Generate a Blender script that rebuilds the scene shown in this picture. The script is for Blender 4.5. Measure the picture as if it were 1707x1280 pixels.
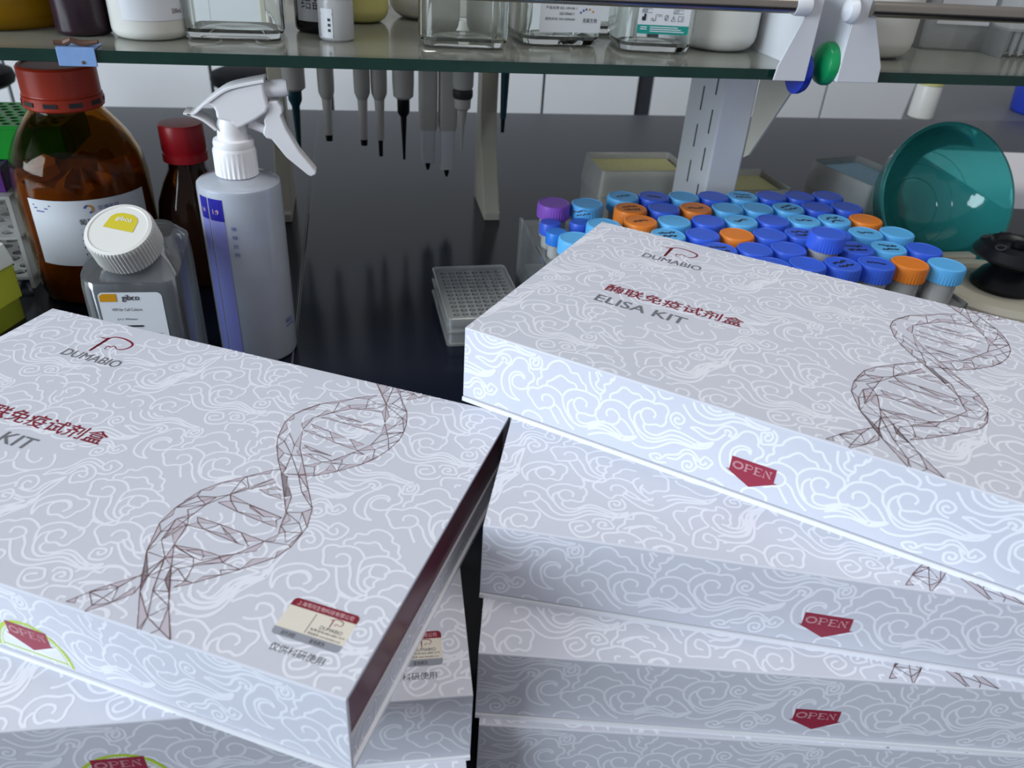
import bpy, bmesh, math, random
from mathutils import Matrix, Vector
random.seed(7)
for o in list(bpy.data.objects):
    bpy.data.objects.remove(o)
scene = bpy.context.scene
COL = scene.collection
PI = math.pi

# ------------------------------------------------------------------ camera
# bench axes: X along the bench, Y away from the viewer, Z up, bench top at z = 0
cam_d = bpy.data.cameras.new('camera')
cam_d.sensor_fit = 'HORIZONTAL'
cam_d.sensor_width = 36.0
cam_d.lens = 36.0 * 1302.86 / 1707.0
cam_d.clip_start = 0.02
cam_d.clip_end = 50
cam_d.dof.use_dof = True
cam_d.dof.focus_distance = 0.52
cam_d.dof.aperture_fstop = 14.0
cam = bpy.data.objects.new('camera', cam_d)
COL.objects.link(cam)
_R, _U, _F = Vector((.98236, -.17713, .05896)), Vector((.04689, .54006, .84032)), Vector((.18069, .82278, -.53887))
cam.matrix_world = Matrix(((_R.x, _U.x, -_F.x, 0), (_R.y, _U.y, -_F.y, 0), (_R.z, _U.z, -_F.z, .395), (0, 0, 0, 1)))
scene.camera = cam

# ------------------------------------------------------------------ light
world = bpy.data.worlds.new('room_light')
scene.world = world
world.use_nodes = True
_bg = world.node_tree.nodes['Background']
_bg.inputs[0].default_value = (.86, .87, .93, 1)
_bg.inputs[1].default_value = .365
def area(name, loc, target, sx, sy, power, col):
    d = bpy.data.lights.new(name, 'AREA')
    d.shape = 'RECTANGLE'; d.size = sx; d.size_y = sy; d.energy = power; d.color = col
    o = bpy.data.objects.new(name, d); COL.objects.link(o)
    o.location = loc
    o.rotation_euler = (Vector(target) - Vector(loc)).to_track_quat('-Z', 'Y').to_euler()
    return o
area('daylight_window', (-2.95, -.40, 1.0), (0.1, .4, .1), 2.2, 1.6, 136, (.79, .90, 1.0))
area('ceiling_lamp', (.6, .2, 2.3), (.6, .5, 0), 1.6, .5, 16, (1.0, .95, .88))
vs = scene.view_settings
vs.view_transform = 'Standard'; vs.look = 'None'; vs.exposure = 0.0; vs.gamma = 1.0
vs.use_curve_mapping = False

# ------------------------------------------------------------------ helpers
def srgb(r, g, b):
    f = lambda c: (c / 255 / 12.92) if c / 255 <= .04045 else ((c / 255 + .055) / 1.055) ** 2.4
    return (f(r), f(g), f(b), 1)

class MB:
    """collects shapes into one mesh"""
    def __init__(self): self.v = []; self.f = []; self.s = []
    def add(self, vs_, fs_, smooth=False, M=None):
        k = len(self.v)
        if M is not None: vs_ = [tuple(M @ Vector(p)) for p in vs_]
        self.v += [tuple(p) for p in vs_]
        for f in fs_:
            self.f.append([i + k for i in f]); self.s.append(smooth)
        return self
    def box(self, x0, x1, y0, y1, z0, z1, M=None):
        p = [(x, y, z) for z in (z0, z1) for y in (y0, y1) for x in (x0, x1)]
        return self.add(p, [(0, 2, 3, 1), (4, 5, 7, 6), (0, 1, 5, 4), (2, 6, 7, 3), (0, 4, 6, 2), (1, 3, 7, 5)], False, M)
    def lathe(self, prof, n=32, M=None, smooth=True, cap0=True, cap1=True, ribs=None):
        """prof = [(r, z)...]; ribs=(first ring, last ring, count-halved depth)"""
        vs_, fs_ = [], []
        for i, (r, z) in enumerate(prof):
            for k in range(n):
                rr = r
                if ribs and ribs[0] <= i <= ribs[1] and k % 2: rr = r * ribs[2]
                a = 2 * PI * k / n
                vs_.append((rr * math.cos(a), rr * math.sin(a), z))
        for i in range(len(prof) - 1):
            for k in range(n):
                k2 = (k + 1) % n
                fs_.append((i * n + k, i * n + k2, (i + 1) * n + k2, (i + 1) * n + k))
        self.add(vs_, fs_, smooth, M)
        c = []
        if cap0 and prof[0][0] > 1e-6: c.append(list(range(n))[::-1])
        if cap1 and prof[-1][0] > 1e-6: c.append([(len(prof) - 1) * n + k for k in range(n)])
        base = len(self.v) - len(vs_)
        for f in c: self.f.append([i + base for i in f]); self.s.append(False)
        return self
    def loft(self, rings, M=None, smooth=True, cap0=True, cap1=True):
        n = len(rings[0]); vs_ = [p for r in rings for p in r]; fs_ = []
        for i in range(len(rings) - 1):
            for k in range(n):
                k2 = (k + 1) % n
                fs_.append((i * n + k, i * n + k2, (i + 1) * n + k2, (i + 1) * n + k))
        b = len(self.v)
        self.add(vs_, fs_, smooth, M)
        if cap0: self.f.append([b + k for k in range(n)][::-1]); self.s.append(False)
        if cap1: self.f.append([b + (len(rings) - 1) * n + k for k in range(n)]); self.s.append(False)
        return self
    def prism(self, poly, axis, a0, a1, M=None):
        """poly of 2D points extruded along axis: 'x' -> (y,z), 'y' -> (x,z), 'z' -> (x,y)"""
        mk = {'x': lambda p, a: (a, p[0], p[1]), 'y': lambda p, a: (p[0], a, p[1]), 'z': lambda p, a: (p[0], p[1], a)}[axis]
        n = len(poly); vs_ = [mk(p, a0) for p in poly] + [mk(p, a1) for p in poly]
        fs_ = [list(range(n)), list(range(n, 2 * n))[::-1]]
        fs_ += [(k, n + k, n + (k + 1) % n, (k + 1) % n) for k in range(n)]
        return self.add(vs_, fs_, False, M)
    def tube(self, pts, r, n=10, M=None):
        pts = [Vector(p) for p in pts]; rings = []
        for i, p in enumerate(pts):
            d = (pts[min(i + 1, len(pts) - 1)] - pts[max(i - 1, 0)]).normalized()
            u = d.orthogonal().normalized() if i == 0 else (u - d * u.dot(d)).normalized()
            w = d.cross(u); rr = r[i] if isinstance(r, (list, tuple)) else r
            rings.append([tuple(p + (u * math.cos(2 * PI * k / n) + w * math.sin(2 * PI * k / n)) * rr) for k in range(n)])
        return self.loft(rings, M)
    def ribbon(self, pts, w, fn, taper=False):
        """flat printed line through 2D pts (mm), mapped by fn(u, v) -> xyz"""
        n = len(pts); vs_ = []
        for i in range(n):
            a = pts[max(i - 1, 0)]; b = pts[min(i + 1, n - 1)]
            dx, dy = b[0] - a[0], b[1] - a[1]; l = math.hypot(dx, dy) or 1
            hw = w / 2 * ((.35 + .65 * math.sin(PI * i / (n - 1)) ** .5) if taper and n > 1 else 1)
            ox, oy = -dy / l * hw, dx / l * hw
            vs_ += [fn(pts[i][0] + ox, pts[i][1] + oy), fn(pts[i][0] - ox, pts[i][1] - oy)]
        return self.add(vs_, [(2 * i, 2 * i + 1, 2 * i + 3, 2 * i + 2) for i in range(n - 1)])
    def poly(self, pts, fn):
        return self.add([fn(*p) for p in pts], [list(range(len(pts)))])
    def mesh(self, name, m=None):
        me = bpy.data.meshes.new(name)
        me.from_pydata(self.v, [], self.f)
        me.polygons.foreach_set('use_smooth', self.s)
        bm = bmesh.new(); bm.from_mesh(me); bmesh.ops.recalc_face_normals(bm, faces=bm.faces); bm.to_mesh(me); bm.free()
        if any(self.s): me.set_sharp_from_angle(angle=.55)
        if m: me.materials.append(m)
        me.update()
        return me
    def build(self, name, m, parent=None, bevel=0, seg=2, auto=False):
        return link(name, self.mesh(name, m), parent, bevel, seg)

def link(name, me, parent=None, bevel=0, seg=2):
    o = bpy.data.objects.new(name, me); COL.objects.link(o)
    if parent: o.parent = parent
    if bevel:
        b = o.modifiers.new('bevel', 'BEVEL'); b.width = bevel; b.segments = seg; b.limit_method = 'ANGLE'; b.angle_limit = .7
        b.harden_normals = False
    return o
def tag(o, label, cat, group=None):
    o['label'] = label; o['category'] = cat
    if group: o['group'] = group
    return o
def thing(name, label, cat, loc=(0, 0, 0), rz=0, group=None):
    o = bpy.data.objects.new(name, None); COL.objects.link(o)
    o.empty_display_size = .02
    o.location = loc; o.rotation_euler = (0, 0, rz)
    return tag(o, label, cat, group)
def copy_tree(o, parent=None):
    c = o.copy(); COL.objects.link(c)
    if parent: c.parent = parent
    for ch in o.children:
        copy_tree(ch, c)
    return c
def rrect(hx, hy, r, z, n=6):
    out = []
    for cx, cy, a0 in ((hx - r, hy - r, 0), (-hx + r, hy - r, PI / 2), (-hx + r, -hy + r, PI), (hx - r, -hy + r, 1.5 * PI)):
        for k in range(n + 1):
            a = a0 + PI / 2 * k / n
            out.append((cx + r * math.cos(a), cy + r * math.sin(a), z))
    return out
def smooth_line(pts, sub=3):
    if len(pts) < 3: return pts
    out = []; n = len(pts)
    for i in range(n - 1):
        p0, p1, p2, p3 = pts[max(i - 1, 0)], pts[i], pts[i + 1], pts[min(i + 2, n - 1)]
        for k in range(sub):
            t = k / sub
            out.append(tuple(.5 * ((2 * p1[j]) + (-p0[j] + p2[j]) * t + (2 * p0[j] - 5 * p1[j] + 4 * p2[j] - p3[j]) * t * t + (-p0[j] + 3 * p1[j] - 3 * p2[j] + p3[j]) * t ** 3) for j in (0, 1)))
    out.append(pts[-1])
    return out
def clip_line(pts, x0, x1, y0, y1):
    """pieces of a polyline inside a rectangle"""
    out = []; cur = []
    for (ax, ay), (bx, by) in zip(pts, pts[1:]):
        t0, t1 = 0.0, 1.0; ok = True
        for p, q in ((-(bx - ax), ax - x0), (bx - ax, x1 - ax), (-(by - ay), ay - y0), (by - ay, y1 - ay)):
            if abs(p) < 1e-9:
                if q < 0: ok = False
            else:
                t = q / p
                if p < 0: t0 = max(t0, t)
                else: t1 = min(t1, t)
        if not ok or t0 >= t1:
            if len(cur) > 1: out.append(cur)
            cur = []; continue
        a = (ax + (bx - ax) * t0, ay + (by - ay) * t0); b = (ax + (bx - ax) * t1, ay + (by - ay) * t1)
        if t0 > 0 or not cur:
            if len(cur) > 1: out.append(cur)
            cur = [a]
        cur.append(b)
        if t1 < 1:
            out.append(cur); cur = []
    if len(cur) > 1: out.append(cur)
    return out
def unflat(a): return [(a[i], a[i + 1]) for i in range(0, len(a), 2)]

_tc = {}
def text_geo(s, bold=0.0):
    k = (s, bold)
    if k in _tc: return _tc[k]
    cu = bpy.data.curves.new('lettering', 'FONT'); cu.body = s; cu.size = 1; cu.resolution_u = 3; cu.offset = bold
    ob = bpy.data.objects.new('lettering', cu); COL.objects.link(ob)
    dg = bpy.context.evaluated_depsgraph_get()
    me = bpy.data.meshes.new_from_object(ob.evaluated_get(dg))
    v = [(p.co.x, p.co.y) for p in me.vertices]; f = [list(p.vertices) for p in me.polygons]
    bpy.data.objects.remove(ob); bpy.data.curves.remove(cu); bpy.data.meshes.remove(me)
    _tc[k] = (v, f)
    return v, f
def put_text(mb, s, x0, y0, x1, y1, fn, bold=0.0, shear=0.0):
    """lettering stretched into the rectangle, mapped by fn"""
    v, f = text_geo(s, bold)
    if not v: return
    ax, bx = min(p[0] for p in v), max(p[0] for p in v); ay, by = min(p[1] for p in v), max(p[1] for p in v)
    sx = (x1 - x0) / ((bx - ax) or 1); sy = (y1 - y0) / ((by - ay) or 1)
    mb.add([fn(x0 + (p[0] - ax) * sx + shear * (p[1] - ay) * sy, y0 + (p[1] - ay) * sy) for p in v], f)
def holed_plate(outline, holes, t, n=16):
    """mesh data (verts, faces) of a plate with round holes, z from 0 to t; holes = [(x, y, r)]"""
    cu = bpy.data.curves.new('plate', 'CURVE'); cu.dimensions = '2D'; cu.fill_mode = 'BOTH'; cu.extrude = t / 2
    def spl(pts):
        s = cu.splines.new('POLY'); s.points.add(len(pts) - 1); s.use_cyclic_u = True
        for p, q in zip(s.points, pts): p.co = (q[0], q[1], 0, 1)
    spl(outline)
    for x, y, r in holes: spl([(x + r * math.cos(2 * PI * k / n), y + r * math.sin(2 * PI * k / n)) for k in range(n)])
    ob = bpy.data.objects.new('plate', cu); COL.objects.link(ob)
    me = bpy.data.meshes.new_from_object(ob.evaluated_get(bpy.context.evaluated_depsgraph_get()))
    v = [(p.co.x, p.co.y, p.co.z + t / 2) for p in me.vertices]; f = [list(p.vertices) for p in me.polygons]
    bpy.data.objects.remove(ob); bpy.data.curves.remove(cu); bpy.data.meshes.remove(me)
    return v, f

# ------------------------------------------------------------------ materials
MAT = {}
def mat(name, col, rough=.5, metal=0, trans=0, ior=1.45, spec=.5, noise=0, nscale=60, bump=0, coat=0, sss=0, alpha=1, emis=0):
    m = bpy.data.materials.new(name); m.use_nodes = True; nt = m.node_tree; b = nt.nodes['Principled BSDF']
    b.inputs['Base Color'].default_value = col; b.inputs['Roughness'].default_value = rough
    b.inputs['Metallic'].default_value = metal; b.inputs['Transmission Weight'].default_value = trans
    b.inputs['IOR'].default_value = ior; b.inputs['Specular IOR Level'].default_value = spec
    b.inputs['Coat Weight'].default_value = coat; b.inputs['Coat Roughness'].default_value = .08
    b.inputs['Alpha'].default_value = alpha
    if sss:
        b.inputs['Subsurface Weight'].default_value = sss; b.inputs['Subsurface Radius'].default_value = (.01, .01, .01); b.inputs['Subsurface Scale'].default_value = .5
    tc = nt.nodes.new('ShaderNodeTexCoord'); nz = nt.nodes.new('ShaderNodeTexNoise')
    nz.inputs['Scale'].default_value = nscale; nz.inputs['Detail'].default_value = 4
    nt.links.new(tc.outputs['Object'], nz.inputs['Vector'])
    mx = nt.nodes.new('ShaderNodeMix'); mx.data_type = 'RGBA'
    mx.inputs['A'].default_value = tuple(c * (1 - noise) for c in col[:3]) + (1,)
    mx.inputs['B'].default_value = tuple(min(1, c * (1 + noise)) for c in col[:3]) + (1,)
    nt.links.new(nz.outputs['Fac'], mx.inputs['Factor']); nt.links.new(mx.outputs['Result'], b.inputs['Base Color'])
    if bump:
        bp = nt.nodes.new('ShaderNodeBump'); bp.inputs['Strength'].default_value = bump; bp.inputs['Distance'].default_value = .001
        nt.links.new(nz.outputs['Fac'], bp.inputs['Height']); nt.links.new(bp.outputs['Normal'], b.inputs['Normal'])
    MAT[name] = m
    return m
def sheer(name, col, clear=.75, rough=.12, haze=.5, ior=1.45):
    """thin clear or cloudy plastic: a see-through share, a cloudy share that scatters, a gloss from Fresnel"""
    m = bpy.data.materials.new(name); m.use_nodes = True; nt = m.node_tree
    nt.nodes.remove(nt.nodes['Principled BSDF']); out = nt.nodes['Material Output']
    N = nt.nodes.new; Lk = nt.links.new
    tr = N('ShaderNodeBsdfTransparent'); tr.inputs[0].default_value = tuple(.35 + .65 * c for c in col[:3]) + (1,)
    di = N('ShaderNodeBsdfDiffuse'); di.inputs[0].default_value = col
    tl = N('ShaderNodeBsdfTranslucent'); tl.inputs[0].default_value = col
    m1 = N('ShaderNodeMixShader'); m1.inputs[0].default_value = haze; Lk(di.outputs[0], m1.inputs[1]); Lk(tl.outputs[0], m1.inputs[2])
    tc = N('ShaderNodeTexCoord'); nz = N('ShaderNodeTexNoise'); nz.inputs['Scale'].default_value = 40; Lk(tc.outputs['Object'], nz.inputs['Vector'])
    mr = N('ShaderNodeMapRange'); mr.inputs['To Min'].default_value = max(0, clear - .05); mr.inputs['To Max'].default_value = min(1, clear + .05); Lk(nz.outputs['Fac'], mr.inputs['Value'])
    m2 = N('ShaderNodeMixShader'); Lk(mr.outputs[0], m2.inputs[0]); Lk(m1.outputs[0], m2.inputs[1]); Lk(tr.outputs[0], m2.inputs[2])
    gl = N('ShaderNodeBsdfGlossy'); gl.inputs['Roughness'].default_value = rough
    fr = N('ShaderNodeFresnel'); fr.inputs['IOR'].default_value = ior
    m3 = N('ShaderNodeMixShader'); Lk(fr.outputs[0], m3.inputs[0]); Lk(m2.outputs[0], m3.inputs[1]); Lk(gl.outputs[0], m3.inputs[2])
    Lk(m3.outputs[0], out.inputs[0])
    MAT[name] = m
    return m
S = srgb
card = mat('printed_card', S(206, 209, 220), .42, noise=.015, nscale=300)
cloud_ink = mat('pale_cloud_ink', S(232, 235, 244), .42)
card_edge = mat('white_card', S(236, 238, 244), .5)
maroon = mat('maroon_paper', S(96, 44, 60), .3, noise=.08, nscale=400)
ink_red = mat('red_ink', S(132, 28, 48), .4); ink_arrow = mat('rosy_red_ink', S(150, 44, 66), .4); ink_grey = mat('grey_ink', S(112, 114, 120), .4)
ink_dna = mat('brown_line_ink', S(106, 78, 80), .45); ink_dna_fill = mat('pale_mauve_ink', S(194, 187, 197), .45)
ink_black = mat('black_ink', S(40, 40, 46), .4); ink_pink = mat('pink_ink', S(228, 190, 196), .4)
sticker_cream = mat('cream_sticker', S(226, 220, 206), .35, noise=.03, nscale=150); sticker_grey = mat('silver_sticker', S(150, 154, 164), .3)
ink_lime = mat('lime_ink', S(178, 205, 50), .35); sticker_white = mat('white_sticker', S(222, 226, 232), .3)
white_pl = mat('white_plastic', S(240, 240, 243), .28, noise=.01); white_rib = mat('offwhite_cap', S(216, 216, 212), .4)
black_pl = mat('black_plastic', S(20, 21, 26), .32, spec=.35); seat_black = mat('black_vinyl', S(10, 11, 15), .6, spec=.12); shaft_pale = mat('pale_shaft', S(212, 210, 204), .4); dark_resin = mat('dark_resin', S(21, 27, 42), .16, noise=.14, nscale=14, bump=.015, spec=.3)
seam_m = mat('seam_filler', S(92, 92, 96), .4)
red_pl = mat('red_cap_plastic', S(192, 58, 32), .35, noise=.05); crimson_pl = mat('crimson_cap_plastic', S(178, 26, 38), .35)
amber = mat('amber_glass', (.40, .22, .05, 1), .03, trans=1, ior=1.25, noise=.05, nscale=8)
brown_glass = mat('dark_brown_glass', (.045, .016, .007, 1), .05, trans=.5, ior=1.3)
powder = mat('orange_brown_powder', S(236, 190, 110), .9, noise=.25, nscale=45, bump=.4)
white_metal = mat('white_painted_metal', S(214, 217, 222), .32, noise=.03, nscale=30)
grey_metal = mat('grey_painted_metal', S(150, 152, 154), .45, noise=.06)
steel = mat('brushed_steel', S(170, 164, 156), .24, metal=1, noise=.08, nscale=90)
beige_pl = mat('beige_plastic', S(190, 187, 172), .45, noise=.04)
pip_grey = mat('pipette_grey', S(190, 188, 182), .45, noise=.03); pip_dark = mat('pipette_dark', S(52, 54, 58), .4); pip_teal = mat('pipette_teal', S(16, 62, 74), .35)
cab_m = mat('pale_cabinet', S(236, 238, 240), .5, noise=.02, nscale=10); gap_m = mat('dark_gap', S(48, 50, 56), .6)
floor_m = mat('grey_floor', S(140, 140, 142), .5, noise=.05, nscale=6); wall_m = mat('wall_paint', S(206, 206, 204), .7, noise=.02)
glass_edge = mat('green_glass_edge', S(12, 52, 44), .12, noise=.35, nscale=50)
pane_m = mat('dusty_shelf_glass', S(158, 160, 150), .10, trans=.45, ior=1.5, noise=.10, nscale=22)
clear_glass = mat('clear_glass', (.93, .96, .95, 1), .02, trans=1, ior=1.33)
frost = sheer('milky_plastic', (.86, .88, .90, 1), .16, .25, .5)
frost_blue = sheer('bluish_milky_plastic', (.84, .90, 1.0, 1), .42, .2, .22)
liquid_blue = mat('cloudy_blue_liquid', S(74, 98, 190), .3, noise=.05)
clear_pl = sheer('clear_plastic', (.90, .92, .92, 1), .56, .08, .5, 1.5)
cloudy_pl = sheer('cloudy_plastic', (.90, .90, .87, 1), .16, .18, .5)
box_clear = sheer('tip_box_plastic', (.95, .95, .93, 1), .50, .12, .3)
acrylic = sheer('acrylic_sheet', (.80, .83, .82, 1), .74, .05, .4, 1.5)
bottle_clear = sheer('clear_bottle_plastic', (.82, .85, .88, 1), .84, .04, .5, 1.55)
lid_teal = sheer('teal_clear_plastic', (.10, .74, .72, 1), .64, .06, .5, 1.5)
stripe_dark = mat('blue_stripe_ink', S(34, 30, 150), .35); stripe_pale = mat('pale_violet_stripe', S(138, 142, 212), .35)
blue_cap = mat('royal_blue_cap', S(60, 102, 224), .36); sky_cap = mat('sky_blue_cap', S(98, 184, 244), .38); orange_cap = mat('orange_cap', S(234, 132, 46), .38)
purple_cap = mat('purple_cap', S(146, 92, 204), .42); bright_cap = mat('bright_blue_cap', S(44, 128, 228), .36)
green_pl = mat('green_plastic', S(28, 176, 56), .35); purple_pl = mat('purple_plastic', S(96, 46, 130), .4)
yellow_pl = sheer('yellow_plastic', (.86, .90, .10, 1), .08, .25, .4); tip_yellow = mat('yellow_pipette_tips', S(226, 222, 150), .5, noise=.15, nscale=200)
tip_blue = mat('blue_pipette_tips', S(150, 200, 226), .5, noise=.1, nscale=120)
green_mag = mat('green_magnet', S(24, 150, 88), .2); blue_mag = mat('blue_magnet', S(22, 52, 170), .25); blue_bin = mat('blue_bucket', S(40, 66, 190), .4)
clip_blue = mat('light_blue_paint', S(132, 168, 220), .4, noise=.1, nscale=200); rust = mat('rusty_metal', S(104, 74, 60), .6, noise=.4, nscale=300)
paper_m = mat('white_paper', S(240, 240, 246), .6); ochre = mat('ochre_print', S(200, 186, 50), .4); amber_print = mat('amber_print', S(206, 146, 26), .4); blue_print = mat('blue_print', S(70, 90, 160), .4)
yellow_glass = mat('yellow_bottle', S(150, 112, 8), .15, trans=.25, ior=1.3, noise=.1, nscale=15); dark_bottle = mat('dark_plum_bottle', S(46, 30, 40), .25)
milk_white = mat('milky_white_bottle', S(222, 222, 216), .35, sss=.15); milk_yellow = mat('pale_yellow_bottle', S(214, 208, 130), .35); black_bottle = mat('black_bottle', S(16, 17, 24), .2)
silver_label = mat('silver_label', S(180, 180, 184), .35); teal_print = mat('teal_print', S(24, 150, 140), .4)
water = mat('water', (.97, .99, 1, 1), 0, trans=1, ior=1.1)
trolley_grey = mat('trolley_grey', S(112, 116, 118), .5, noise=.05)
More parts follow.
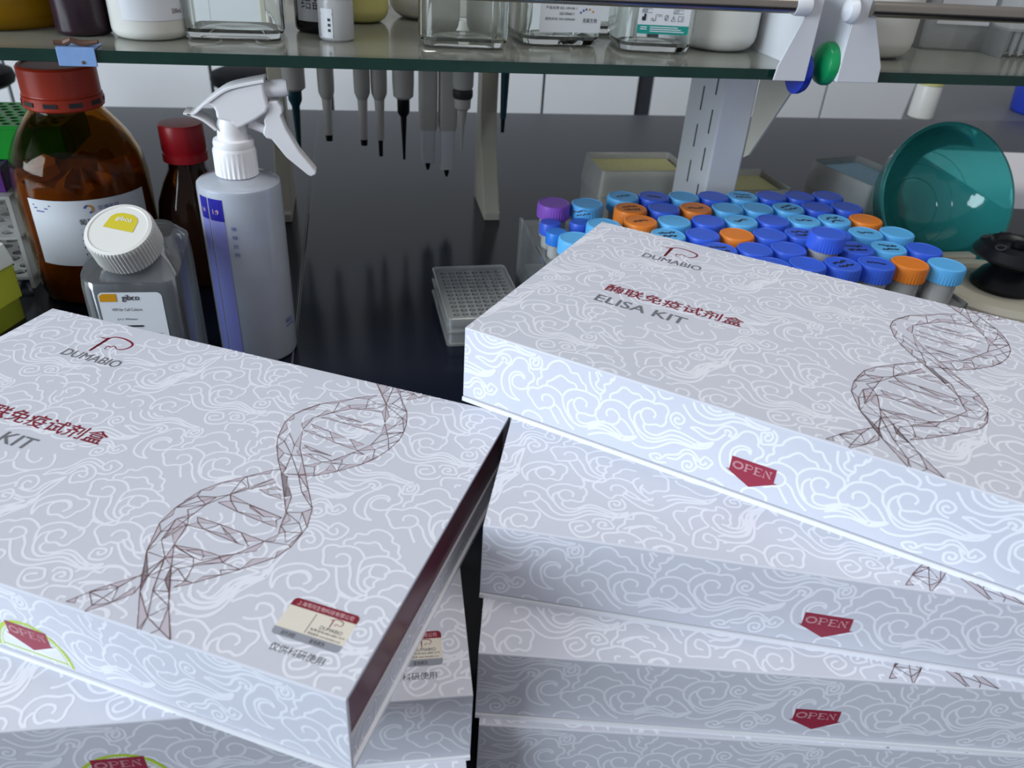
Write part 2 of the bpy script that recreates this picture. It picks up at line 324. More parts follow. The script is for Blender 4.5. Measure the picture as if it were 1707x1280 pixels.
CLOUD = [[30.1,110.5,26.7,106.6,24.6,102.1,24.1,97.0,25.5,92.4,27.8,89.9,31.6,88.5,36.3,88.8],[36.3,88.8,33.6,89.8,30.8,92.7,29.5,96.6,28.9,100.8,30.0,104.0,32.5,106.2,35.5,106.7,37.7,105.5,37.9,103.2],[37.9,103.2,36.7,104.7,34.6,105.0,32.1,103.6,30.8,100.9,31.2,97.8,33.2,96.3,36.3,96.3,39.3,97.7,40.5,99.7,41.1,101.8,43.4,104.3,43.5,107.0,42.0,108.7,40.5,109.4,40.0,112.2,38.5,114.9,35.9,115.8,32.9,115.1,31.0,112.9,30.1,110.5],[44.8,120.4,47.3,118.3,47.6,114.8,46.2,112.7,43.8,111.7,41.8,111.2,40.9,113.6,40.4,117.1,42.8,118.1,44.7,119.0],[44.7,119.0,45.7,116.7,44.9,114.4,43.1,113.8,42.3,115.3,43.1,116.9,44.4,116.8],[7.0,107.3,10.7,108.5,16.1,107.4,19.2,108.9,21.1,112.3,24.1,114.8,27.2,114.8,29.2,113.1,28.8,111.1,28.1,109.8,26.0,109.6,26.9,111.5,25.3,112.6,23.8,112.1,24.4,110.7],[7.0,107.3,10.3,106.5,14.6,104.7,18.9,104.5,21.5,105.9,23.4,108.7,24.4,110.1],[46.4,102.1,45.7,104.0,46.3,106.4,48.2,108.1,47.4,111.0,48.2,112.9,50.6,114.2,51.4,116.6,53.6,119.4,56.8,121.3,60.2,121.1,62.8,119.4,64.6,116.7,67.9,117.1,69.5,115.5,71.2,113.0,73.3,111.7,74.2,108.6],[51.3,104.4,51.8,106.7,54.6,108.8,56.4,111.0,58.7,112.8,61.1,112.4,64.2,110.8,67.2,110.6,68.9,108.3],[61.2,100.4,59.2,102.4,56.6,103.6,53.0,104.2,49.6,103.3,46.6,100.5,43.3,99.9,40.9,97.9,40.9,94.6,43.4,92.2,45.7,89.2,48.4,87.7,51.4,89.6,53.9,90.3,56.2,92.5,56.7,95.5,55.2,97.7,52.6,98.6,50.1,97.5,49.3,95.5,50.2,93.6],[57.0,94.2,60.3,91.9,62.7,88.3,66.1,84.6,69.9,82.1],[54.9,90.1,57.8,85.9,60.7,82.5],[61.2,100.4,61.8,96.8,63.7,92.6,66.6,88.7,70.4,86.3,74.9,86.1,80.5,88.6,86.4,92.0],[61.4,101.0,63.0,104.3,66.2,106.8,69.9,107.8,73.7,108.2,77.2,107.6,80.1,106.8,81.9,104.3,81.8,101.6,80.7,99.0,80.6,95.7,77.8,94.4,74.9,94.6,71.5,93.9,69.3,95.8,68.0,98.6,68.7,101.5,70.9,103.2,73.4,103.0,75.3,101.3,74.9,98.7],[67.3,101.0,65.1,98.6,64.7,95.2,65.9,91.2,68.2,88.2],[71.1,93.7,70.4,91.3,72.1,88.6,75.6,88.3,80.3,90.1,86.6,94.2],[1.2,119.1,5.1,114.5,8.9,112.0,14.8,111.8,20.5,113.9,25.5,117.9,30.6,119.1,35.7,118.6,39.7,118.7,43.6,120.5],[5.9,122.2,8.7,117.8,14.1,115.8,19.3,117.0,25.3,120.5,30.4,121.1,35.6,119.2,39.7,118.9],[9.6,122.8,13.4,119.3,18.2,118.7,23.2,121.4,28.8,122.9,34.5,121.4,38.6,120.6,43.6,120.5],[13.3,122.4,16.5,120.8,20.1,121.7],[82.7,105.9,82.2,109.5,84.1,112.7,83.2,115.7,86.2,117.6,86.7,121.1],[103.0,122.2,105.6,121.2,108.2,120.0,110.2,118.0,109.9,115.1],[87.4,108.8,87.5,111.4,90.9,114.3,92.9,117.5,95.4,117.8,98.6,116.2,101.9,116.6,104.2,114.9],[98.1,106.2,95.9,107.7,92.7,108.8,89.2,108.6,85.4,106.9,83.2,104.1,82.5,101.5,80.8,98.6,80.9,95.7,83.0,93.0,85.6,93.4,89.7,93.5,92.6,94.9,94.0,97.8,93.6,100.5,91.0,102.7,88.0,102.5,86.5,100.2,87.4,97.6],[98.1,106.2,99.1,109.5,101.6,112.6,104.7,114.6,108.5,114.9,111.0,114.4,113.7,115.4,116.7,114.9,118.4,112.2,117.8,108.6,118.1,105.4,116.4,102.5,113.5,102.5,110.3,101.2,107.9,100.8,106.0,103.0,104.7,105.3,105.2,108.4,107.3,110.3,110.3,110.3,112.3,108.2,111.5,105.7],[104.3,107.5,102.3,105.0,101.8,101.4,103.3,97.9,106.3,95.0,110.6,93.2,114.4,93.9,118.0,96.2,121.4,99.0,125.6,99.8,130.0,99.3,134.9,98.4],[107.2,100.6,107.9,97.4,111.2,95.8,115.0,96.4,118.0,99.1,120.9,101.7,124.6,102.6,129.5,102.0,133.9,100.9,138.3,100.4,143.3,103.3],[98.2,105.7,99.3,101.6,101.8,98.5,105.5,93.5,109.4,91.0,113.8,91.6,117.4,93.7,121.4,96.4,125.5,97.5,129.4,97.3,133.8,96.8],[94.6,99.2,97.9,97.5,100.8,94.6,103.3,91.5],[102.5,87.0,105.7,85.9,109.7,86.1,114.4,88.0,118.8,91.6,123.1,95.1,127.7,96.1,132.5,95.8,137.1,96.8,141.3,99.3,143.3,103.3],[8.9,96.8,13.4,98.1,17.6,100.7,19.9,103.3],[11.4,99.0,15.0,99.6,18.3,101.8],[77.2,88.9,82.1,92.3,87.2,93.4,91.4,92.7,94.8,90.5,98.1,88.8,104.8,91.5],[77.4,87.8,82.8,90.5,88.5,91.0,92.9,89.1,96.8,87.7],[77.6,85.5,82.6,88.3,87.8,88.9,92.6,87.8,96.3,86.9],[78.1,82.0,83.5,85.4,89.1,87.0,93.8,86.5,98.5,86.3,102.7,88.9,104.8,91.5],[97.4,87.0,101.2,88.9,103.9,90.8],[2.7,104.6,-0.2,105.1,-3.0,107.4,-3.3,110.6,-1.2,113.1,1.8,112.6,3.6,110.5,2.6,107.9,0.4,107.0,-1.3,108.6,-0.2,110.4,1.3,109.7],[111.2,122.2,113.0,119.6,116.0,119.0,119.4,121.1],[122.4,81.8,118.7,80.5,115.1,80.8,113.2,83.0,115.9,85.1,118.4,85.2,119.2,83.1,117.4,82.4,116.5,83.2],[-4.2,83.1,-1.8,86.5,1.9,88.1,4.5,89.8,5.9,92.7,8.5,94.0,11.0,93.6,14.9,90.6,15.9,89.3],[-1.5,84.9,3.3,85.7,5.3,87.8,7.2,90.9,9.4,91.8,11.9,91.1,14.8,88.8],[11.6,90.4,13.5,87.7,14.4,85.7,13.1,82.7,10.5,81.0,7.9,81.7,7.2,85.6,9.8,87.3,11.9,86.4,11.4,83.8,9.5,83.6,9.7,84.9],[15.9,90.4,17.2,93.1,19.7,92.6,21.8,91.2,20.9,89.1,19.5,86.7,16.8,85.8,14.7,86.4],[15.5,89.7,16.4,87.7,18.5,88.9,18.1,90.2],[77.8,121.9,79.9,117.6,78.7,115.0,80.0,112.6,83.6,112.2],[74.4,120.7,75.6,115.0,78.1,111.4,81.5,109.2],[-0.1,60.3,0.9,64.8,5.1,67.7,7.4,71.5,8.5,76.1,11.2,78.9,15.8,79.1,20.6,77.6,21.4,80.1,23.2,81.7,26.5,80.9,29.1,79.8,29.5,76.7,28.3,73.3,26.2,71.3,22.0,70.8],[20.6,77.6,20.9,75.3,23.8,74.0,25.7,75.1,24.9,77.3,23.5,78.0],[-0.1,60.3,4.0,64.0,7.3,65.3,8.8,70.0,10.2,74.3,12.8,76.6,16.4,76.4,19.8,75.2,21.3,75.4],[4.0,64.0,9.6,65.4,10.6,69.9,11.7,73.2,14.0,74.6,17.8,73.6,21.0,71.2,22.4,67.7,21.5,64.2,18.3,62.1,15.9,60.4,13.6,62.6,12.4,66.1,13.5,68.6,16.2,70.1,18.3,68.5,18.2,66.1,16.0,66.0,14.9,67.1],[10.5,70.7,12.9,72.5,15.6,71.5,16.2,70.1],[16.2,36.8,13.6,40.0,12.0,44.5,12.9,48.1,16.0,51.3,20.7,53.5,25.0,53.7,28.5,52.8,30.9,53.8,33.8,52.7,34.9,50.6,34.7,47.3,33.2,45.3,32.9,42.7,31.3,40.3,28.2,40.8,26.1,40.7,23.3,39.6,20.9,41.5,19.2,44.4,19.7,46.8,21.8,48.7,24.7,49.1,27.3,47.6,28.4,45.2,27.0,43.2],[16.2,36.8,15.1,41.3,16.2,44.7,18.8,47.2,22.1,49.6,25.0,50.0,27.6,48.4,28.7,46.0,27.0,43.2],[5.0,24.8,7.9,28.3,10.0,30.5,13.2,31.1,14.9,33.2,18.1,34.4,22.1,33.6,26.6,31.2],[16.8,24.4,15.9,27.4,17.7,28.8,21.0,28.7,23.4,26.6,23.1,24.5,21.6,22.3,19.6,21.2,16.8,19.8,13.8,19.6],[30.4,24.1,27.9,27.7,26.6,31.2,27.8,34.4,31.5,37.2,35.9,38.3,40.3,37.6,43.7,37.9,45.7,36.0,46.2,32.9,45.0,30.1,44.9,27.5,42.7,26.0,39.4,26.7,36.4,25.5,34.0,26.8,32.5,29.5,33.2,32.1,35.4,33.7,38.7,33.0,39.8,30.7,39.2,29.2],[32.6,31.6,30.1,29.2,30.1,26.0,31.8,22.1,35.0,18.9,38.6,17.8,42.0,19.1,44.5,21.3,48.0,23.0,52.1,23.0,56.9,21.1,62.3,20.2],[35.2,25.0,34.9,22.7,37.5,20.5,41.1,20.6,44.0,22.4,47.3,24.9,51.4,24.9,56.8,22.9,61.1,21.5,64.4,22.2,67.0,23.8],[23.4,25.3,27.7,21.8,30.4,17.7,33.9,15.3,37.6,15.2,41.9,16.6,45.3,19.4,49.0,20.9,53.5,20.4,58.1,19.2],[20.3,21.5,23.7,17.7,27.4,14.1,31.2,11.9,35.7,11.5,40.2,12.6,43.8,15.2,47.7,17.9,51.9,18.9,57.4,18.3,62.2,18.6,65.5,20.5,67.0,23.8],[58.0,18.8,62.5,19.4,65.2,21.9],[31.9,69.9,31.1,72.8,34.1,75.3,34.2,78.6,38.2,79.3,39.2,82.2,42.2,84.3,46.2,84.2,50.2,82.1,51.2,79.3,54.8,78.3,55.8,76.3,56.4,74.2,58.6,72.0,57.5,70.0],[36.1,71.6,37.2,73.7,41.9,74.8,44.0,76.4,46.7,75.9,49.0,73.6,52.3,73.0,53.1,70.6],[45.0,65.0,41.9,68.4,38.4,70.2,34.0,70.0,30.9,68.4,28.5,68.6,25.4,66.9,25.1,64.1,27.3,60.3,29.1,56.5,33.1,56.9,35.0,57.3,38.3,58.6,39.4,60.5,38.2,63.9,35.5,65.1,33.0,64.1,32.4,61.6],[39.9,60.0,42.9,55.2,44.8,50.2,47.7,47.8,51.3,46.7,53.9,46.7],[35.0,57.3,37.7,52.4,41.4,46.7,44.7,44.5,49.3,43.5,52.3,43.7,54.7,44.6,55.2,45.8],[46.2,55.8,44.5,60.3,44.1,64.7,46.7,67.6,50.6,69.6,55.1,70.2,59.3,68.4,62.3,67.4,63.9,65.4],[46.1,57.2,46.6,60.4,48.8,63.1,51.8,64.7,55.7,64.7,57.5,62.5,56.2,60.1],[49.8,63.2,49.6,60.1,51.3,57.4,54.7,57.3,57.3,58.0,57.2,60.9,58.9,63.4,62.2,64.7,66.0,64.7,69.6,62.8],[51.3,57.4,50.0,55.1,50.8,52.6,53.2,51.3,55.2,52.1,54.2,54.6,55.5,56.9],[46.2,55.8,48.2,51.5,51.8,48.7,53.4,49.3,53.6,51.5],[55.2,45.8,53.9,48.1,54.1,51.0],[58.9,49.0,59.0,51.5,61.5,53.5,62.8,55.8,65.5,57.2,68.6,56.7,70.8,56.5],[69.3,45.9,66.5,47.5,62.4,48.6,58.1,48.0,55.2,45.8,53.7,43.9,50.8,43.1,49.1,41.4,49.3,38.7,51.0,36.7,53.6,35.1,56.9,32.5,59.2,32.7,60.7,35.2,63.4,35.6,65.3,37.7,66.0,39.9,63.9,42.4,61.2,43.1,58.9,42.2,58.0,40.1,58.5,38.0],[66.2,39.7,70.4,37.1,73.2,34.3,75.9,32.2,79.6,31.4],[64.0,35.5,67.9,32.2,72.2,28.9,76.0,27.3,79.8,27.5,82.4,28.5],[69.3,45.9,70.6,42.4,73.9,38.4,78.6,34.5],[68.9,46.4,69.6,49.4,72.2,51.4],[73.9,39.7,72.6,43.1,74.1,46.4],[63.2,33.0,65.2,29.9,65.4,26.9,63.6,24.9,59.8,24.1,58.1,25.3,57.5,28.9,58.8,30.3,61.9,30.9,63.0,29.1,61.5,27.3,60.1,28.0,60.4,29.0],[53.8,7.4,52.5,4.6,48.8,2.4,45.0,1.8,42.2,3.6,40.3,6.9,39.8,9.9,41.7,11.6,46.5,12.8,48.4,11.2,49.9,8.8,47.9,6.3,44.6,5.1,42.6,6.6,43.2,8.6,46.2,10.0],[50.7,12.7,50.9,15.1,53.8,16.2,56.9,16.2,59.3,14.2,60.6,11.2,57.3,9.9,54.7,9.5,53.1,11.2,53.9,13.6,55.9,14.1,57.0,12.4,55.3,11.5],[62.6,8.5,62.4,11.3,64.2,13.7,65.6,15.4,66.0,18.8,69.5,19.3,69.8,22.4,72.8,24.1,76.5,24.3,81.8,22.2],[68.0,9.4,68.0,11.7,71.0,13.7,76.3,16.0,80.7,15.4],[57.3,-0.2,55.6,3.0,55.7,5.9,57.9,7.2,61.9,8.2,64.7,9.3,69.9,8.4,74.0,5.0,75.5,0.7],[63.7,1.1,63.6,3.3,66.1,3.7],[80.1,0.8,81.2,2.8,84.7,4.2,87.5,3.1,88.5,0.8],[119.6,1.9,119.2,4.8,121.2,6.3,124.0,6.1,125.8,3.8,125.5,0.7],[112.6,7.0,115.4,7.5,116.9,9.6,119.9,11.8,123.3,12.0,127.2,10.4,130.0,8.3,130.8,4.1,133.0,1.0],[6.6,8.3,7.3,11.1,9.3,14.0,12.7,15.5,16.5,15.1,19.5,14.7,22.6,15.3,24.8,14.2,25.2,11.3,24.1,8.4,23.8,4.9,21.7,2.9,18.6,3.7,15.5,2.5,13.3,3.9,12.0,6.9,12.7,9.6,15.1,11.3,18.2,10.7,19.5,8.7,18.6,6.8],[11.2,8.0,9.5,5.4,9.6,3.0,10.6,0.9],[9.3,49.2,9.1,41.8,5.6,39.3,0.5,36.1,-1.2,32.5,-1.0,28.0,-2.0,24.3,-4.8,22.9,-7.4,23.9],[133.0,41.1,126.9,36.7,124.4,33.4,124.3,28.7,123.5,23.9,120.7,21.2,117.1,19.9,113.6,20.2,110.6,22.4,109.3,24.7],[133.7,40.8,129.1,36.9,126.3,34.1,126.1,29.4,125.7,24.8,124.1,20.3,120.4,17.8,116.5,16.9,112.7,17.1,109.4,15.9],[9.3,49.2,10.4,46.5,10.4,40.5,7.1,36.9,3.9,33.9,3.7,28.7,3.7,22.0,2.1,17.1,-0.9,14.3,-5.1,13.3,-8.9,12.9,-11.8,11.8],[9.2,45.5,10.0,42.7,8.8,39.3],[106.1,10.7,103.0,11.8,102.7,14.7,104.6,16.7,108.0,15.1,109.2,12.0,108.9,9.0,107.9,6.8,103.7,6.8,99.0,6.6,97.5,8.3,97.9,12.0,98.7,16.0,101.8,19.1,105.8,22.1],[96.3,13.8,93.5,16.2,93.0,18.4,91.2,21.4,89.1,25.5,90.0,29.7,94.5,30.4,95.7,33.5,99.3,34.4,102.7,33.9,105.8,34.6],[97.7,18.0,96.5,23.7,98.2,26.9,102.1,29.2],[105.8,22.1,103.0,26.4,102.6,31.3,105.1,33.7,109.6,34.3,110.3,37.2,114.3,36.3,116.7,32.3,116.1,28.9,116.3,25.9,114.0,24.3,111.9,25.2],[110.9,21.1,108.2,26.2,108.5,29.4,110.4,31.5,112.9,30.7,112.7,28.7],[114.0,24.3,116.6,22.9,119.7,24.3,120.8,28.4,121.1,31.7,123.8,36.6,128.4,41.1,132.4,45.4],[110.5,21.6,115.9,20.2,121.0,21.8,123.3,25.2,123.6,30.3,126.0,35.6,130.0,39.9],[106.7,21.8,110.8,18.7,117.2,17.8,122.4,20.0,124.5,24.5,124.9,29.6,127.6,34.4,131.3,39.1,132.4,45.4],[-15.2,14.0,-7.9,12.9,-1.5,14.5,2.4,18.5,4.0,24.5,4.4,29.5,6.5,34.2,9.3,39.1],[120.3,42.1,118.0,41.8,117.4,44.1,119.9,44.6,121.3,45.2,118.1,47.0,115.5,44.6,114.3,41.5,116.1,39.0,120.5,39.0,122.5,41.1,121.7,44.7],[118.0,49.0,115.7,54.1,117.6,57.6,121.3,58.6,125.4,55.6,126.0,51.1,123.1,49.2,120.1,51.2,119.9,54.5,122.6,54.3],[-1.4,44.8,3.9,44.5,7.6,47.4,7.5,52.6,8.3,57.6,10.8,63.4],[-3.3,49.2,1.5,48.7,5.4,50.4,5.8,55.9,8.5,60.4,10.8,63.4],[0.0,42.8,6.4,43.0,9.6,45.6,10.0,51.0,10.5,56.5,10.8,63.4],[85.4,64.8,82.8,62.2,83.5,57.5,87.4,55.6,92.6,55.8,96.5,57.5,98.5,61.9,101.7,64.7,98.7,70.6],[88.8,63.4,92.1,61.2,95.4,61.9,96.0,65.1,92.9,68.1],[90.6,53.5,92.1,50.7,96.8,48.6,99.4,46.3,104.0,44.3,108.6,45.0,112.8,48.1,116.3,52.3],[95.0,54.7,102.7,52.5,109.1,53.9,112.1,58.0,115.2,60.7],[102.5,63.6,106.8,59.9,112.0,60.0,116.6,62.0,121.1,66.1,119.7,71.2,116.0,75.3],[101.9,73.5,106.0,68.0,111.3,66.1,113.4,68.4,112.4,70.8],[83.7,38.9,89.2,41.3,96.8,41.2,104.6,40.6,110.9,43.9],[85.8,36.4,91.3,38.8,97.8,39.0,105.7,39.3],[69.6,30.8,75.6,27.4,81.7,28.1,86.5,32.1,91.8,36.4,98.5,37.3,105.1,38.2,108.7,41.0,110.9,43.9],[59.3,15.9,61.2,18.6,66.4,20.3,69.4,23.5,74.2,24.9,78.6,23.6,80.5,20.6,85.2,18.2,85.6,15.3,88.5,12.8,88.7,9.3,87.2,8.7],[65.0,11.4,68.8,13.7,74.5,15.5,78.5,13.5,82.2,12.6,83.1,10.0],[70.5,4.0,73.9,4.2,76.3,7.1,81.4,8.6,86.9,7.3,92.3,6.1,94.4,4.6,93.4,2.5],[81.5,120.2,78.9,122.6,79.8,125.9,84.3,127.3,87.4,125.1,88.1,120.7,85.8,118.6],[73.4,43.9,77.3,40.2,80.4,42.8,86.2,44.0,86.8,49.7,86.5,53.8,83.1,55.2,78.9,54.7],[42.6,36.1,44.6,39.7,43.1,44.8],[43.5,43.5,49.3,43.2,52.8,46.2],[64.3,38.6,68.8,35.1,75.8,34.1,79.3,37.0]]
DNA_LINE = [[229.0,199.4,234.7,194.1,241.6,185.7,248.3,177.5],[248.3,177.5,243.5,199.0,240.6,194.3],[234.4,194.6,243.7,199.1],[241.4,185.6,243.7,198.5],[241.4,186.7,250.1,192.9],[246.6,185.6,252.8,187.6],[248.3,177.5,250.9,179.7,252.8,187.6],[248.5,177.1,261.8,175.7],[248.5,177.1,262.5,168.8],[250.9,179.7,261.7,175.9],[250.1,192.9,255.7,198.4,263.5,198.3,269.0,198.6],[252.8,187.6,258.0,193.2,262.8,191.3],[255.7,198.4,258.3,193.3,259.6,200.1],[250.1,192.9,258.3,193.3],[261.8,175.7,265.9,166.6,268.2,157.7,268.9,149.8,267.4,140.2,264.9,133.1,260.0,124.2],[262.5,168.8,265.9,166.6],[262.5,168.8,268.2,157.7],[254.8,167.6,262.5,168.8],[261.2,160.2,262.5,168.8],[261.2,160.2,265.9,166.6],[257.9,150.1,268.2,157.7],[259.5,152.7,268.1,156.6],[255.6,160.4,263.1,148.9,267.4,140.2],[268.2,157.7,263.1,148.9,257.2,140.9],[257.9,150.1,257.1,140.5],[268.9,149.8,260.7,137.7],[260.7,137.7,262.9,131.0],[253.0,133.4,257.5,131.9],[209.1,128.6,205.4,141.6,206.0,149.6,208.0,154.9,213.9,163.9,229.0,176.2,239.4,184.4],[209.1,128.6,212.8,121.4,219.6,111.7,227.0,102.9],[209.1,128.6,214.2,126.5,213.0,121.0],[214.2,126.5,212.8,133.7,220.6,125.6],[214.2,126.5,223.7,117.6,220.6,125.6],[223.7,117.6,219.3,117.7],[223.7,117.6,228.8,119.4],[223.7,117.6,226.6,107.3],[223.7,117.6,235.0,105.2],[226.8,102.8,235.0,105.2],[219.6,111.7,219.3,117.7],[214.3,143.8,217.5,139.2,217.3,151.0,225.0,159.4,232.1,166.0,245.0,172.4,248.3,177.5],[224.8,159.3,223.2,169.0],[239.3,170.4,236.6,178.8,242.8,176.3,248.3,177.5],[229.3,169.1,232.1,166.0],[224.3,124.7,230.3,116.9,250.1,90.7],[239.2,113.6,242.5,107.3],[244.8,121.0,251.1,130.6,253.0,133.4,257.1,140.5],[245.5,119.2,250.1,121.9,251.3,114.5],[245.5,119.2,253.5,121.3],[249.0,124.0,250.1,121.9],[235.0,105.2,242.5,107.3,251.3,114.5,260.0,124.2],[225.7,124.8,227.8,126.1],[231.1,121.8,236.7,123.0,244.8,121.0],[235.0,105.2,243.4,94.2],[221.4,103.5,224.8,105.7,226.8,107.4],[222.2,108.9,227.1,107.3,221.5,103.7,212.7,94.9,204.1,86.3,198.7,78.2,195.4,63.6,195.5,52.6,201.9,35.9],[227.1,107.3,226.9,102.8],[226.9,102.8,234.9,105.5],[226.9,102.8,243.9,79.2],[237.5,88.7,240.3,90.2,243.9,79.2],[234.9,105.5,243.3,94.3,253.8,85.9],[234.9,105.5,245.5,96.8,253.8,85.9],[243.3,94.3,245.5,96.8],[243.9,79.2,250.8,81.9,253.8,85.9],[243.9,79.2,253.1,75.2,250.8,81.9],[243.9,79.2,246.3,70.7,253.1,75.2],[253.1,75.2,257.8,70.0],[253.8,85.9,257.9,74.0,257.7,59.9,254.8,52.3,245.0,41.2,231.4,27.7,225.5,23.0],[250.8,81.9,257.9,74.0],[246.3,70.7,248.4,65.6,245.1,59.3,237.9,48.1],[248.4,65.6,250.3,67.8,257.8,70.0],[250.3,67.8,254.0,62.0,257.8,70.0],[245.1,59.3,256.4,61.2,257.8,70.0],[246.3,70.7,250.3,67.8],[256.4,61.2,257.7,59.9],[212.7,94.9,219.0,87.1,213.0,80.6],[212.7,94.9,212.0,91.1,213.0,80.6],[212.0,91.1,217.0,88.4],[213.0,80.6,225.5,98.3,228.2,95.9,219.0,87.1],[198.7,78.2,199.5,74.0,206.9,70.5,208.2,76.7],[195.4,63.6,199.5,74.0,208.2,76.7,213.0,80.6],[195.4,63.6,208.2,76.7],[195.4,63.6,206.9,70.5],[213.0,80.6,206.9,70.5,205.1,60.2,203.1,44.0],[201.4,64.4,206.9,70.5],[201.4,64.4,205.1,60.2,207.7,55.9],[200.6,57.6,206.0,63.9],[195.5,52.6,199.5,47.9,200.6,57.6,207.7,55.9],[199.5,47.9,207.7,55.9],[203.1,44.0,200.6,57.6],[201.9,35.9,199.5,47.9],[201.9,35.9,203.1,44.0,211.6,35.6],[207.7,55.9,210.2,43.3],[201.9,35.9,211.6,35.6,211.9,24.3],[210.2,43.3,211.6,35.6],[210.2,43.3,217.2,32.5,211.6,35.6],[210.2,43.3,222.5,40.1,226.5,39.7,226.2,42.3],[211.6,35.6,222.5,40.1,217.2,32.5],[222.5,40.1,225.5,36.0,227.7,27.9],[217.2,32.5,220.6,32.2,225.5,36.0,235.7,41.9],[220.6,32.2,227.7,27.9,231.4,27.7],[220.6,32.2,219.6,25.1],[219.6,25.1,227.9,27.6],[217.2,32.5,219.6,25.1,225.4,20.5],[217.2,32.5,228.1,17.0],[201.9,35.9,211.9,24.3,219.6,25.1,218.8,18.6,225.4,20.5],[211.6,35.6,218.8,18.6],[201.9,35.9,214.5,16.7],[211.9,24.3,217.2,32.5],[211.6,35.6,208.5,23.0],[226.5,39.7,237.9,48.1],[225.4,36.9,237.5,48.0,235.7,41.9],[235.7,41.9,245.0,41.2],[231.8,44.8,235.7,41.9],[237.4,37.9,245.0,41.2],[237.4,37.9,239.4,35.8,245.0,41.2],[233.1,32.4,239.4,35.8],[211.1,73.8,216.1,76.9,225.2,77.8,244.0,75.4,235.8,73.0],[211.1,73.8,223.2,71.5,237.3,69.8,245.2,69.1,242.5,72.9,244.0,75.4],[213.0,80.6,215.8,76.9,223.2,71.5],[208.6,61.9,221.1,61.5,232.3,60.4,245.1,59.3],[208.6,61.9,210.8,59.0,216.1,56.2,235.3,54.0,240.5,54.1,232.3,60.4],[207.7,55.9,216.1,56.2,221.1,61.5],[223.2,60.1,235.3,54.0],[210.2,43.3,222.9,45.0,231.8,44.8,237.9,48.1],[213.9,41.9,222.5,40.1],[191.2,2.0,194.8,2.6,193.5,5.4,196.1,9.1,200.8,15.1,208.1,22.9,211.6,24.4],[191.2,2.0,193.5,5.4],[196.1,9.1,201.4,12.9,204.9,15.2,207.9,7.6,201.3,-0.3,202.0,3.9,204.9,15.2],[196.1,9.1,202.0,3.9],[196.1,9.1,203.8,8.4,207.9,7.6],[207.9,7.6,211.0,17.8,212.9,14.9,207.9,7.6],[200.8,15.1,204.9,15.2,207.9,22.5],[212.9,14.9,211.6,24.4],[211.6,24.4,214.5,16.4,226.8,-0.2],[201.9,36.0,214.5,16.4],[214.5,16.4,225.9,6.7,227.9,-0.0],[219.0,18.7,225.9,6.7],[225.9,6.7,230.2,14.0,219.0,18.7],[225.9,6.7,234.3,3.2,241.1,0.6],[230.2,14.0,234.3,3.2,231.7,-0.5],[225.2,20.5,230.2,14.0,241.5,0.5],[219.0,18.7,225.2,20.5],[217.2,32.2,225.2,20.5],[219.6,25.1,225.2,20.5],[202.0,3.9,207.9,7.6],[211.4,35.2,211.6,24.4],[211.4,35.2,219.0,18.7]]
